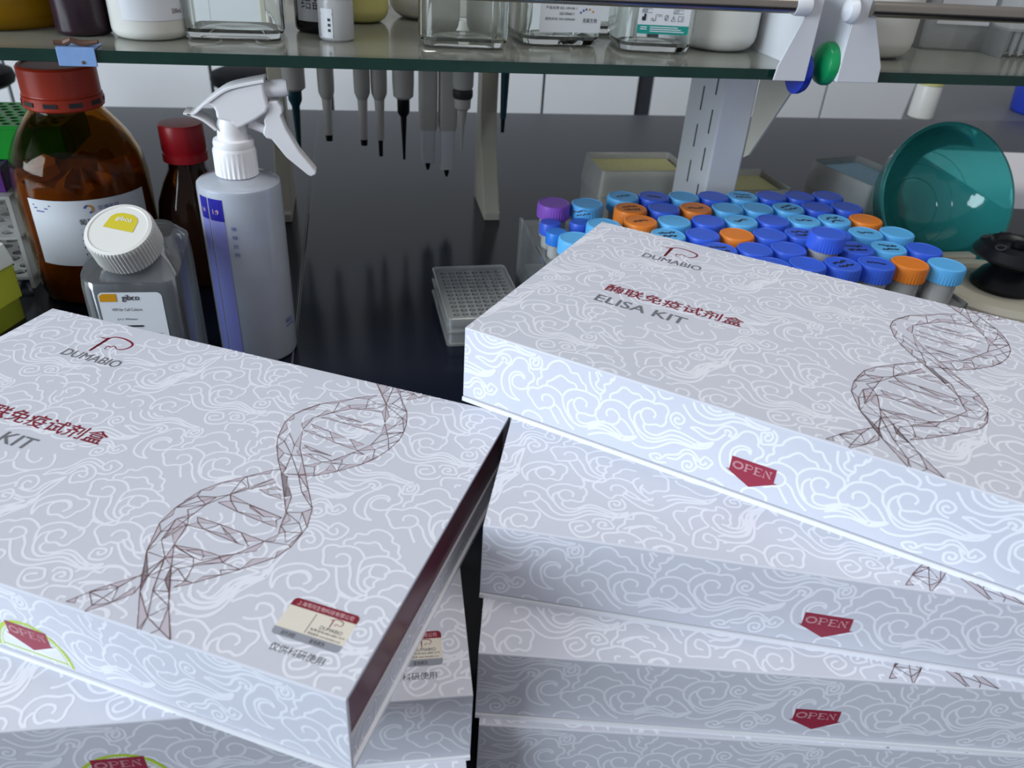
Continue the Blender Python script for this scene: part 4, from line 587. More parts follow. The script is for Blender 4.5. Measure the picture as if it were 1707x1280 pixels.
for i, ch in enumerate('稀释比例'): put_text(m1, ch, -18 * d2 * r, .1335 - i * .0078, -11 * d2 * r, .1372 - i * .0078, fn)
put_text(m1, '稀释液', 46 * d2 * r, .036, 62 * d2 * r, .041, fn); m1.add([fn(46 * d2 * r, .0325), fn(66 * d2 * r, .0325), fn(66 * d2 * r, .0337), fn(46 * d2 * r, .0337)], [(0, 1, 2, 3)])
m1.build('bottle_print', blue_print, sp)
MB().lathe([(.0165, .1716), (.0178, .1722), (.0178, .193), (.0165, .1955)], 56, ribs=(1, 2, .95)).build('screw_collar', white_pl, sp)
hd = MB().lathe([(.0165, .1955), (.0167, .199), (.0160, .2015), (.0125, .2025), (.0120, .206), (.0118, .214), (.0085, .2215), (.0001, .224)], 40)
hd.build('neck', white_pl, sp)
def outl(S): return [(x - sx_, z) for x, z in S]
head = outl([(-.116, .2321), (-.1084, .2374), (-.1017, .2414), (-.0888, .2454), (-.071, .2492), (-.0706, .2388), (-.0690, .2297), (-.0711, .2254), (-.0799, .2195), (-.0912, .2136), (-.0979, .2106), (-.0996, .2142), (-.1006, .2171), (-.1108, .2198), (-.1108, .2255), (-.1122, .229)])
MB().prism(head, 'y', -.0105, .0105).build('head_shell', white_pl, sp, .0022, 3)
def strap(pts, w, t):
    mb = MB(); up = []; dn = []
    for i, p in enumerate(pts):
        a, b = pts[max(i - 1, 0)], pts[min(i + 1, len(pts) - 1)]; l = math.hypot(b[0] - a[0], b[1] - a[1]); nx, nz = -(b[1] - a[1]) / l * t, (b[0] - a[0]) / l * t
        up.append((p[0] + nx, p[1] + nz)); dn.append((p[0] - nx, p[1] - nz))
    return mb.prism(up + dn[::-1], 'y', -w, w)
strap(smooth_line(outl([(-.1084, .2372), (-.1181, .2313), (-.1282, .2234), (-.1358, .2237)]), 4), .010, .0009).build('tail_strap', white_pl, sp, .0004)
strap(smooth_line(outl([(-.1335, .2236), (-.1297, .2222), (-.1213, .2184), (-.1125, .2105)]), 4), .010, .0009).build('tail_strap', white_pl, sp, .0004)
strap(smooth_line(outl([(-.116, .2330), (-.1017, .2424), (-.0888, .2464), (-.0705, .2502)]), 4), .0118, .0011).build('top_rib', white_pl, sp, .0004)
trig = outl([(-.0692, .2333), (-.0621, .2341), (-.059, .2292), (-.0587, .2249), (-.0604, .222), (-.0571, .2111), (-.0478, .1925), (-.0354, .1756), (-.0359, .1732), (-.0398, .1713), (-.0427, .1728), (-.0593, .1879), (-.0695, .2028), (-.0737, .2039), (-.0763, .2072), (-.074, .2145), (-.0744, .2182), (-.0701, .2247)])
MB().prism(trig, 'y', -.0075, .0075).build('trigger', white_pl, sp, .0022, 3)
MB().tube([(-.087 - sx_, 0, .2143), (-.0735 - sx_, 0, .2090)], .0040, 16).build('piston', white_pl, sp)
MB().lathe([(.0062, 0), (.0068, .004), (.0070, .0155), (.0064, .0185), (.0058, .0188), (.0056, .0183), (.0, .0183)], 32, Matrix.Translation((-.0722 - sx_, 0, .2420)) @ Matrix.Rotation(PI / 2 - .07, 4, 'Y'), ribs=(0, 1, .95)).build('nozzle', white_pl, sp)

# ------------------------------------------------------------------ square media bottle with canted neck
gx, gy = -.182, .640
gb = thing('media_bottle', 'clear square plastic bottle with ribbed white screw cap and printed front label', 'bottle', (gx, gy, 0), R(-2))
def gring(hx, hy, rr, zf, zb, dx=0, dy=0):
    out = []
    for x, y, z in rrect(hx, hy, rr, 0): out.append((x + dx, y + dy, zf + (zb - zf) * (y + hy) / (2 * hy)))
    return out
rings = [gring(.030, .030, .010, 0, 0), gring(.0365, .0365, .012, .005, .005), gring(.0375, .0375, .012, .012, .012), gring(.0375, .0375, .012, .106, .114), gring(.0370, .0365, .013, .112, .130), gring(.030, .0285, .014, .117, .139, 0, .002), gring(.0205, .0200, .0195, .1225, .1395, 0, -.003)]
inner = [[(x * .94, y * .94, max(z * .985, .003)) for x, y, z in rg] for rg in rings[::-1]]
MB().loft(rings + inner).build('bottle_body', bottle_clear, gb)
nrm = Vector((-.10, -.46, .88)).normalized()
Mc = Matrix.Translation((.0, -.008, .126)) @ nrm.to_track_quat('Z', 'Y').to_matrix().to_4x4()
MB().lathe([(.0195, -.008), (.0195, .002), (.024, .0022), (.024, .004), (.0195, .0042), (.0195, .012)], 40, Mc).build('neck', clear_pl, gb)
cp_ = MB().lathe([(.0245, .0045), (.0268, .0055), (.0268, .0255), (.0255, .0278), (.0228, .0284), (.0222, .0278), (0, .0278)], 120, Mc, ribs=(1, 2, .962)).build('cap', white_rib, gb)
def cap_fn(d):
    # lettering on the cap faces the viewer: x to the right, y up the picture
    xax = Vector((1, -.10, 0)); xax = (xax - nrm * xax.dot(nrm)).normalized(); yax = nrm.cross(xax)
    o_ = Vector((0, -.008, .126)) + nrm * (.0278 + d)
    th = R(-14)
    return lambda u, v: tuple(o_ + (xax * (u * math.cos(th) - v * math.sin(th)) + yax * (u * math.sin(th) + v * math.cos(th))))
m1 = MB(); m1.poly([(-.0125, -.0005), (.0125, -.0005), (.0115, .0105), (.009, .0140), (.004, .0160), (-.004, .0160), (-.009, .0140), (-.0115, .0105)], cap_fn(.0003)); badge = m1.build('cap_badge', ochre, cp_)
m1 = MB(); put_text(m1, 'gibco', -.0062, .0072, .0066, .0122, cap_fn(.0005)); put_text(m1, 'gibco', -.0060, .0072, .0068, .0122, cap_fn(.0006)); m1.build('cap_lettering', cloud_ink, cp_)
gfn = lambda d: (lambda u, v: (u, -.0375 - d, v + .006))
lab = MB().poly(rr2(-.0235, .0245, .030, .0985, .004), gfn(.0004)).build('front_label', sticker_white, gb)
MB().poly([(-.0225, .0905), (-.0098, .0905), (-.0098, .0975), (-.0200, .0975), (-.0225, .0955)], gfn(.0007)).build('amber_square', amber_print, lab)
m1 = MB(); put_text(m1, 'gibco', -.0060, .0902, .0070, .0966, gfn(.0007)); put_text(m1, 'gibco', -.0058, .0902, .0072, .0966, gfn(.0008)); put_text(m1, 'WFI for Cell Culture', -.0150, .0822, .0075, .0848, gfn(.0007))
put_text(m1, '(+) Water', -.0125, .0735, .003, .0758, gfn(.0007)); put_text(m1, 'A12873-01', -.0020, .0600, .0085, .0622, gfn(.0007)); put_text(m1, '500 mL', .0130, .0600, .0200, .0622, gfn(.0007))
for i in range(2): m1.box(-.012, .006 - i * .004, -.0383, -.0382, .0722 - i * .003 + .0015, .0722 - i * .003 + .003)
m1.box(-.015, .0215, -.0383, -.0382, .0632, .0636)
m1.build('label_print', ink_black, lab)

# ------------------------------------------------------------------ left edge: tip boxes and racks
def tip_box(name, label, corner, yaw, w, d, h, lidh, body_m, lid_m, tips=None, group=None):
    """corner = back right foot"""
    t = thing(name, label, 'tip box', (corner[0], corner[1], corner[2]), yaw, group)
    def rb(x0, x1, y0, y1, z0, z1, tp=.0):
        cx, cy = (x0 + x1) / 2, (y0 + y1) / 2; hx, hy = (x1 - x0) / 2, (y1 - y0) / 2
        return [[(p[0] + cx, p[1] + cy, p[2]) for p in rrect(hx, hy, .005, z0, 3)], [(p[0] + cx, p[1] + cy, p[2]) for p in rrect(hx - tp, hy - tp, .005, z1, 3)]]
    b0 = rb(-w, 0, -d, 0, 0, h - lidh); i0 = rb(-w + .0015, -.0015, -d + .0015, -.0015, h - lidh, .0015)
    MB().loft(b0 + i0).build('tray', body_m, t)
    l0 = rb(-w - .0012, .0012, -d - .0012, .0012, h - lidh, h, .003); i1 = rb(-w + .0032, -.0032, -d + .0032, -.0032, h - .0015, h - lidh, -.003)
    MB().loft(l0 + i1).build('lid', lid_m, t)
    if tips:
        MB().box(-w + .006, -.006, -d + .006, -.006, .004, h - .007).build('tip_block', tips, t, .002)['kind'] = 'stuff'
    return t
tip_box('tip_box', 'yellow tip box with cloudy lid at the left edge, lower of two', (-.3335, .770, 0), R(-20), .12, .13, .052, .018, yellow_pl, cloudy_pl, None, 'yellow tip boxes at the left edge')
tip_box('tip_box', 'yellow tip box with cloudy lid at the left edge, upper of two', (-.305, .712, .0525), R(-20), .12, .10, .05, .018, yellow_pl, cloudy_pl, None, 'yellow tip boxes at the left edge')
# clear tube rack, purple rack and green rack behind
cr = thing('tube_rack', 'cloudy clear tube rack at the left edge under the purple and green racks', 'rack', (-.345, .835, 0))
for x0, x1 in ((-.004, 0), (-.102, -.098)): MB().box(x0, x1, 0, .115, 0, .098).build('side_panel', cloudy_pl, cr)
for z in (.010, .055, .098):
    v, f = holed_plate([(-.105, 0), (.0, 0), (.0, .115), (-.105, .115)] if z > .09 else [(-.098, 0), (-.004, 0), (-.004, .115), (-.098, .115)], [(-.088 + .018 * i, .014 + .0175 * j, .0062) for i in range(5) for j in range(6)], .003)
    MB().add(v, f, M=Matrix.Translation((0, 0, z))).build('tube_deck', cloudy_pl, cr)
def pcr_rack(name, label, loc, w, d, h, m, nx, ny):
    t = thing(name, label, 'rack', loc)
    hs = []
    for j in range(ny):
        for i in range(nx): hs.append((.008 + (w - .016) * (i + (.25 if j % 2 else -.25) * .8) / (nx - 1) * .97, .008 + (d - .016) * j / (ny - 1), min(w / nx, d / ny) * .36))
    v, f = holed_plate([(0, 0), (w, 0), (w, d), (0, d)], hs, .004, 10)
    MB().add(v, f, M=Matrix.Translation((0, 0, h - .004))).build('hole_deck', m, t)
    MB().box(0, w, 0, .003, 0, h - .0041).box(0, w, d - .003, d, 0, h - .0041).box(0, .003, .0031, d - .0031, 0, h - .0041).box(w - .003, w, .0031, d - .0031, 0, h - .0041).box(.003, w - .003, .003, d - .003, 0, .003).build('skirt', m, t, .0008)
    return t
pcr_rack('rack_box', 'purple plastic rack squeezed under the green rack at the left edge', (-.455, .845, .1015), .105, .10, .026, purple_pl, 8, 6)
pcr_rack('rack_box', 'bright green plastic rack with rows of round holes at the left edge', (-.448, .868, .1280), .155, .095, .034, green_pl, 12, 8)

# ------------------------------------------------------------------ microplates
def microplate(name, label, loc, yaw, h, lid):
    t = thing(name, label, 'microplate', loc, yaw, 'stacked clear microplates')
    w, d = .0835, .1255
    holes = [(.0115 + .0087 * i, .0145 + .0088 * j, .0034) for i in range(8) for j in range(12)]
    v, f = holed_plate([(.002, .002), (w - .002, .002), (w - .002, d - .002), (.002, d - .002)], holes, .0012, 12)
    MB().add(v, f, M=Matrix.Translation((0, 0, h - .0014))).build('well_deck', clear_pl, t)
    o_ = [rrect(w / 2, d / 2, .004, 0, 3), rrect(w / 2, d / 2, .004, .0025, 3), rrect(w / 2 - .0012, d / 2 - .0012, .004, .003, 3), rrect(w / 2 - .002, d / 2 - .002, .004, h - .0003, 3)]
    i_ = [rrect(w / 2 - .003, d / 2 - .003, .004, h - .0003, 3), rrect(w / 2 - .0022, d / 2 - .0022, .004, 0, 3)]
    Mx = Matrix.Translation((w / 2, d / 2, 0))
    MB().loft(o_ + i_ + [o_[0]], Mx, cap0=False, cap1=False).build('skirt', clear_pl, t)
    m1 = MB()
    for x, y, r_ in holes: m1.lathe([(.0034, h - .0014), (.0031, .003), (.0001, .0028)], 10, Matrix.Translation((x, y, 0)), cap0=False, cap1=False)
    wl = m1.build('well_tubes', clear_pl, t); wl['kind'] = 'stuff'
    if lid:
        m1 = MB()
        for i in (2, 3, 4, 5):
            for j in (2, 3, 4): m1.lathe([(.0030, .0034), (.0031, .0062), (.0001, .0063)], 10, Matrix.Translation((holes[i * 12 + j][0], holes[i * 12 + j][1], 0)))
        wc = m1.build('stained_wells', mat('violet_stain', S(110, 96, 130), .4), t); wc['kind'] = 'stuff'
        MB().loft([rrect(w / 2 - .0004, d / 2 - .0004, .004, h - .006, 3), rrect(w / 2 - .0004, d / 2 - .0004, .004, h + .002, 3), rrect(w / 2 - .0014, d / 2 - .0014, .004, h + .0028, 3), rrect(w / 2 - .002, d / 2 - .002, .004, h + .0018, 3), rrect(w / 2 - .0014, d / 2 - .0014, .004, h - .006, 3)], Mx, cap0=False).build('lid', clear_pl, t)
    return t
microplate('microplate', 'clear 96-well plate without lid, lower of the two on the black bench', (.0794, .677, 0), R(1.87), .0142, False)
microplate('microplate', 'clear lidded 96-well plate, upper of the two on the black bench', (.0794, .677, .0146), R(1.87), .0135, True)

# ------------------------------------------------------------------ capped tubes in their racks
def tube_parts(capmat, big):
    if big:
        cap = MB().lathe([(.0155, .1068), (.0170, .1074), (.0172, .1196), (.0164, .1216), (.0150, .1222), (.0144, .1218), (0, .1218)], 72, ribs=(1, 2, .965)).mesh('cap', capmat)
        prof = [(.0015, .0075), (.0045, .009), (.0132, .024), (.0136, .06), (.0138, .114)]
    else:
        cap = MB().lathe([(.0095, .1006), (.0106, .1012), (.0106, .1118), (.0098, .113), (0, .1132)], 48, ribs=(1, 2, .965)).mesh('cap', capmat)
        prof = [(.001, .0075), (.0025, .009), (.0078, .028), (.0080, .06), (.0080, .108)]
    body = MB().lathe(prof + [(r_ - .0008, max(z, .0085)) for r_, z in prof[::-1]], 24, cap0=False, cap1=False).mesh('tube_body', cloudy_pl)
    return cap, body
CAPS = {'b': (blue_cap, 'royal blue'), 'l': (sky_cap, 'sky blue'), 'o': (orange_cap, 'orange'), 'p': (purple_cap, 'purple'), 's': (bright_cap, 'bright blue'), 'g': (sky_cap, 'sky blue')}
PARTS = {}
def scrib(k):
    rnd = random.Random(k); mb = MB(); fn_ = lambda u, v: (u, v, .1221)
    a = rnd.uniform(-.4, .4)
    for row in (-1, 1) if rnd.random() < .6 else (0,):
        x = -.0085; pts = []
        while x < .0085:
            pts.append((x, row * .0042 + rnd.uniform(-.0022, .0022))); x += rnd.uniform(.0006, .0018)
        mb.ribbon(pts, .0021, lambda u, v: fn_(u * math.cos(a) - v * math.sin(a), u * math.sin(a) + v * math.cos(a)))
    return mb.mesh('marker_writing', ink_black)
def put_tube(col, big, x, y, label, group, dz=0, mark=None, tilt=0):
    if (col, big) not in PARTS: PARTS[col, big] = tube_parts(CAPS[col][0], big)
    c, b = PARTS[col, big]
    t = thing('centrifuge_tube', label, 'tube', (x, y, dz), random.uniform(0, 6), group)
    if tilt: t.rotation_euler = (0, tilt, 0)
    link('tube_body', b, t); co = link('cap', c, t)
    if mark is not None:
        m_ = link('marker_writing', scrib(mark), co); m_.rotation_euler = (0, 0, -t.rotation_euler[2])
ORD = ['first', 'second', 'third', 'fourth', 'fifth', 'sixth', 'seventh', 'eighth', 'ninth']
ROWS = [
 [(276, 771, 'l', 1), (310, 770, 'b', 1), (344, 770, 'l', 0), (378, 770, 'b', 0), (412, 770, 'l', 1), (446, 770, 'b', 0), (480, 770, 'b', 0), (515, 770, 'b', 0)],
 [(273, 735, 'o', 1), (309, 735, 'b', 0), (344, 735, 'o', 1), (379, 734, 'l', 0), (413, 734, 'l', 0), (448, 733, 'l', 1), (483, 735, 'b', 0), (518, 735, 'b', 0)],
 [(272, 700, 'o', 1), (307, 699, 'l', 0), (343, 699, 'b', 0), (378, 698, 'l', 1), (413, 698, 'b', 0), (447, 697, 'l', 1), (482, 698, 'g', 1), (518, 698, 'o', 0)],
 [(288, 664, 'l', 1), (323, 664, 'b', 0), (358, 663, 'o', 0), (392, 662, 'b', 0), (426, 662, 'b', 1), (461, 661, 'b', 0), (496, 662, 'l', 1), (531, 662, 'l', 0)],
 [(290, 628, 'b', 0), (325, 628, 'b', 1), (360, 627, 'b', 0), (394, 627, 'b', 0), (463, 625, 'b', 1), (498, 625, 'l', 1), (533, 620, 'b', 0)],
 [(291, 592, 'b', 0), (326, 592, 'b', 0), (361, 592, 'b', 0), (395, 592, 'b', 0), (429, 590, 'b', 1), (463, 590, 'b', 1), (497, 589, 'o', 0), (532, 584, 'l', 0)]]
tube_xy = []
for j, row in enumerate(ROWS):
    for i, (x, y, c, mk) in enumerate(row):
        tube_xy.append((x / 1000, y / 1000, .0143))
        put_tube(c, True, x / 1000, y / 1000, '%s capped tube%s, %s row from the back, %s from left' % (CAPS[c][1], ' marked black' if mk else '', ORD[j], ORD[i]), 'large capped tubes in the big rack', 0, 10 * j + i if mk else None)
put_tube('b', True, .4285, .624, 'clear tube with royal blue cap standing higher than all its neighbours', 'large capped tubes in the big rack', .016)
tube_xy.append((.4285, .624, .0143))
left = [(196, 752, 'p', 1, 'clear tube with the only purple cap'), (231, 750, 'l', 1, 'clear tube with plain sky blue cap right of the purple one'),
        (186, 722, 'b', 0, 'small tube with dark blue cap just in front of the purple cap'), (187, 697, 's', 0, 'small tube with bright blue cap at the left end of the rack'),
        (217, 722, 'b', 0, 'small tube with marked dark blue cap in front of the plain sky blue cap'), (232, 692, 'l', 1, 'clear tube with sky blue cap just behind the corner of the top right box'),
        (196, 658, 'l', 1, 'clear tube with sky blue cap half hidden by the top right box'), (183, 626, 'b', 0, 'small tube with dark blue cap nearly hidden by the top right box')]
lxy = []
for x, y, c, big, lab_ in left:
    put_tube(c, bool(big), x / 1000, y / 1000, lab_, 'capped tubes in the small rack', 0, 77 if 'marked' in lab_ else None)
    lxy.append((x / 1000, y / 1000, .0143 if big else .0087))
def tube_rack(label, x0, x1, y0, y1, holes):
    t = thing('tube_rack', label, 'rack', ((x0 + x1) / 2, (y0 + y1) / 2, 0)); cx, cy = (x0 + x1) / 2, (y0 + y1) / 2
    hl = [(x - cx, y - cy, r_) for x, y, r_ in holes]; a, b = (x1 - x0) / 2, (y1 - y0) / 2
    for z in (.046, .084):
        v, f = holed_plate([(-a + .0035, -b), (a - .0035, -b), (a - .0035, b), (-a + .0035, b)], hl, .003, 20)
        MB().add(v, f, M=Matrix.Translation((0, 0, z))).build('tube_deck', acrylic, t)
    MB().box(-a + .0035, a - .0035, -b, b, 0, .004).build('base_plate', acrylic, t)
    for s in (-1, 1): MB().box(min(s * a, s * (a - .0033)), max(s * a, s * (a - .0033)), -b, b, 0, .09).build('end_panel', acrylic, t, .0004)
tube_rack('clear acrylic tube rack filled with rows of blue and orange caps', .2535, .5545, .566, .794, tube_xy)
tube_rack('small clear acrylic tube rack at the left, with the purple cap', .170, .2525, .607, .795, lxy)

# ------------------------------------------------------------------ tip boxes on the right
tip_box('tip_box', 'clear tip box with pale yellow tips behind the left tubes', (.418, 1.008, 0), R(1), .122, .083, .100, .034, box_clear, box_clear, tip_yellow)
tip_box('tip_box', 'small clear tip box just right of the white post', (.523, .945, 0), R(3), .085, .085, .098, .032, box_clear, box_clear, tip_yellow)
tip_box('tip_box', 'cloudy tip box with pale blue tips beside the teal lid', (.702, 1.004, 0), R(12), .088, .115, .098, .036, box_clear, box_clear, tip_blue)

# ------------------------------------------------------------------ mini centrifuge
ce = thing('mini_centrifuge', 'small beige centrifuge with black rotor and open teal dome lid', 'centrifuge', (.674, .655, 0))
MB().lathe([(.066, 0), (.072, .003), (.076, .02), (.0765, .045), (.074, .058), (.068, .0635), (.056, .0655), (.052, .0650), (.050, .061), (.0, .061)], 64).build('base', beige_pl, ce)
ro = MB().lathe([(.030, .0612), (.032, .0625), (.0325, .066), (.025, .078), (.0165, .085), (.0165, .0885), (.030, .0905), (.040, .0955), (.0415, .0985), (.036, .1075), (.028, .111), (.025, .1095), (.022, .1060), (0, .1060)], 48).build('rotor', black_pl, ce)
for k in range(6):
    a = k * PI / 3 + .3
    MB().lathe([(.0052, 0), (.0056, .0012), (.0036, .0014), (.0034, .0002)], 14, Matrix.Translation((.0315 * math.cos(a), .0315 * math.sin(a), .1095)) @ Matrix.Rotation(.35, 4, Vector((-math.sin(a), math.cos(a), 0))), cap0=False, cap1=False).build('tube_hole', pip_dark, ro)
MB().lathe([(.006, .106), (.0075, .107), (.0075, .112), (.004, .1135), (0, .1135)], 24).build('rotor_nut', black_pl, ro)
ln = Vector((-.02, -.88, .44)).normalized()
Ml = Matrix.Translation((-.004, .118, .116)) @ ln.to_track_quat('Z', 'Y').to_matrix().to_4x4()
outer = [(.0001, -.060), (.018, -.0585), (.036, -.053), (.052, -.044), (.064, -.032), (.0715, -.018), (.0752, -.003), (.0775, 0), (.0775, .0025)]
innr = [(.0738, .0025), (.0730, -.003), (.0692, -.0175), (.0618, -.031), (.050, -.0425), (.0345, -.0512), (.017, -.0565), (.0001, -.058)]
outer = [(a * 1.12, b * 1.12) for a, b in outer]; innr = [(a * 1.12, b * 1.12) for a, b in innr]
MB().lathe(outer + innr, 64, Ml, cap0=False, cap1=False).build('dome_lid', lid_teal, ce)
m1 = MB()
for rr_, zz in ((.030, -.0528), (.044, -.0465), (.056, -.0373)): m1.lathe([(rr_ * 1.12, zz * 1.12), (rr_ * 1.12 - .0006, zz * 1.12 + .0008), (rr_ * 1.12 - .0014, zz * 1.12)], 48, Ml, cap0=False, cap1=False)
m1.build('lid_rings', lid_teal, ce)
MB().box(-.022, .022, .070, .084, .045, .066).build('hinge', beige_pl, ce, .002)

# sheet of paper, side trolley and what stands on it
pz = MB().poly([(1.074, 1.382), (1.35, 1.352), (1.30, 1.02), (1.02, 1.05)], lambda u, v: (u, v, .0006)); pz.v += [(x, y, .0001) for x, y, z in pz.v]; pz.f += [[7, 6, 5, 4], [0, 4, 5, 1], [1, 5, 6, 2], [2, 6, 7, 3], [3, 7, 4, 0]]; pz.s += [False] * 5
ps = pz.build('paper_sheet', paper_m); tag(ps, 'white sheet of paper on the bench behind the teal lid', 'paper')
tr = thing('side_trolley', 'grey topped trolley beyond the bench at the right', 'trolley', (1.56, 2.03, -.85), R(-37.8))
MB().box(-.035, .5, -.1, .9, .72, .75).build('tray_top', trolley_grey, tr, .003)
for a in (-.015, .48):
    for b in (-.08, .88): MB().box(a - .015, a + .015, b - .015, b + .015, 0, .72).build('leg', grey_metal, tr)
bk = MB().lathe(shell([(.095, 0), (.10, .006), (.118, .21), (.124, .215)], .003), 48, cap0=False, cap1=False).build('bucket', blue_bin); bk.location = (2.06, 2.11, -.0999); tag(bk, 'royal blue plastic bucket on the trolley at the right edge', 'bucket')
wv = thing('sample_jar', 'tall cloudy white jar with pale yellow lid on the trolley', 'jar', (1.585, 2.045, -.0999))
MB().lathe([(.03, 0), (.034, .003), (.034, .085), (.032, .09)], 32).build('jar_body', milk_white, wv)
MB().lathe([(.034, .0902), (.0355, .092), (.0355, .118), (.033, .121), (0, .121)], 32).build('jar_lid', milk_yellow, wv)

# stools beyond the bench
for x, y, lab_ in ((-.325, 2.72, 'black padded stool seat beyond the bench, above the spray bottle head'), (-1.11, 2.66, 'black padded stool seat at the left edge under the shelf')):
    st_ = thing('lab_stool', lab_, 'stool', (x, y, -.85), 0, 'black lab stools beyond the bench')
    MB().lathe([(.06, .642), (.095, .645), (.115, .657), (.120, .672), (.115, .69), (.09, .70), (0, .702)], 48).build('seat', seat_black, st_)
    MB().lathe([(.025, .10), (.025, .6415)], 20).build('column', pip_dark, st_)
    m1 = MB()
    for k in range(5):
        a = k * 2 * PI / 5; m1.tube([(0, 0, .09), (.13 * math.cos(a), .13 * math.sin(a), .065), (.25 * math.cos(a), .25 * math.sin(a), .02)], [.02, .018, .014], 8)
    m1.build('foot_star', black_pl, st_)

# ------------------------------------------------------------------ pipette stand and pipettes
ps_ = thing('pipette_stand', 'grey pipette stand with two upright legs under the shelf', 'stand', (.04, 1.09, 0))
legp = [(-.072, 0), (-.072, .011), (-.066, .013), (-.020, .085), (-.010, .13), (-.010, .305), (.030, .305), (.030, 0)]
for x0, x1, m in ((-.148, -.129, beige_pl), (.128, .150, beige_pl)):
    MB().prism(legp, 'x', x0, x1).build('leg', m, ps_, .0015)
MB().box(-.129, .128, -.008, .012, .285, .305).build('hanger_bar', pip_grey, ps_, .001)
PY = 1.066
def pipette(name_label, x, ztip, kind):
    t = thing('pipette', name_label, 'pipette', (x, PY, 0), 0, 'pipettes hanging on the stand')
    if kind in ('slim', 'slim_long'):
        zb = .152
        MB().lathe([(.0070, zb - .003), (.0084, zb), (.0100, zb + .004), (.0103, zb + .012), (.0105, .172), (.0105, .26), (.0095, .283), (.004, .284)], 28).build('handle', pip_grey, t)
        e = .008 if kind == 'slim' else .022
        MB().lathe([(.0048, ztip + e), (.0056, ztip + e + .03), (.0066, zb - .0035)], 24).build('shaft', shaft_pale, t)
        MB().lathe([(.0026 if kind != 'slim' else .0042, ztip), (.0032 if kind != 'slim' else .0048, ztip + e - .0002)], 16).build('nose', black_pl, t)
    elif kind == 'black':
        zb = .150
        MB().lathe([(.009, zb), (.0130, zb + .003), (.0140, zb + .02), (.0150, .26), (.013, .283), (.004, .284)], 28).build('handle', pip_grey, t)
        MB().lathe([(.0016, ztip), (.0024, ztip + .02), (.0044, ztip + .06), (.0050, zb - .022), (.0066, zb - .020), (.0080, zb - .0165), (.0082, zb - .0002)], 24).build('shaft', black_pl, t)
    elif kind == 'teal':
        zb = .158
        MB().lathe([(.010, zb), (.0140, zb + .003), (.0150, .26), (.013, .283), (.004, .284)], 28).build('handle', pip_grey, t)
        MB().lathe([(.0022, ztip), (.0046, ztip + .045), (.0050, zb - .02), (.0085, zb - .012), (.0088, zb - .0002)], 24).build('shaft', pip_teal, t)
    elif kind == 'block':
        MB().loft([rrect(.0085, .010, .003, ztip + .012, 3), rrect(.0092, .012, .003, .105, 3), rrect(.0095, .012, .003, .112, 3)]).build('lower_body', white_metal, t)
        MB().loft([rrect(.0105, .013, .004, .1122, 3), rrect(.0115, .015, .004, .118, 3), rrect(.0118, .016, .004, .25, 3), rrect(.0120, .013, .004, .284, 3)]).build('handle', pip_grey, t)
        MB().lathe([(.0016, ztip), (.0034, ztip + .006), (.0036, ztip + .0118)], 14).build('nose', black_pl, t)
    elif kind == 'knob':
        zb = .140
        MB().lathe([(.0018, ztip), (.0030, ztip + .03), (.0058, zb - .006), (.0068, zb), (.0105, zb + .003), (.0110, zb + .015)], 24).build('shaft', pip_grey, t)
        MB().lathe([(.0118, zb + .0152), (.0132, zb + .018), (.0132, zb + .025), (.0118, zb + .027)], 28).build('ring', pip_dark, t)
        MB().lathe([(.0120, zb + .0272), (.0135, zb + .031), (.0145, .25), (.012, .283), (.004, .284)], 28).build('handle', pip_grey, t)
    elif kind == 'thin':
        MB().lathe([(.0024, ztip), (.0030, ztip + .018)], 12).build('nose', black_pl, t)
        MB().lathe([(.0036, ztip + .0182), (.0042, .13), (.0062, .20), (.0075, .22)], 20).build('shaft', pip_teal, t)
        MB().lathe([(.010, .2202), (.0140, .224), (.0145, .26), (.012, .283), (.004, .284)], 24).build('handle', pip_grey, t)
    MB().box(-.006, .006, .006, .0159, .262, .284).build('hook', pip_dark, t)
pipette('pipette with dark teal tapering shaft, leftmost on the stand', -.0745, .080, 'teal')
pipette('grey pipette with thick pale shaft and short black nose', -.0352, .0945, 'slim')
pipette('grey pipette, left of the close pair with slim shafts', .0098, .0890, 'slim')
pipette('grey pipette, right of the close pair, with longer black nose', .0315, .0745, 'slim_long')
pipette('pipette with black stepped shaft in the middle of the stand', .0625, .0700, 'black')
pipette('broad pipette with square lower body, left of the two alike', .0945, .0562, 'block')
pipette('broad pipette with square lower body, right of the two alike, hanging lowest', .1205, .0468, 'block')
PY = 1.0515
pipette('pipette with dark ring and slim grey shaft before the right leg', .1385, .0880, 'knob')
PY = 1.066
pipette('pipette with thin dark shaft right of the stand leg', .1960, .1080, 'thin')

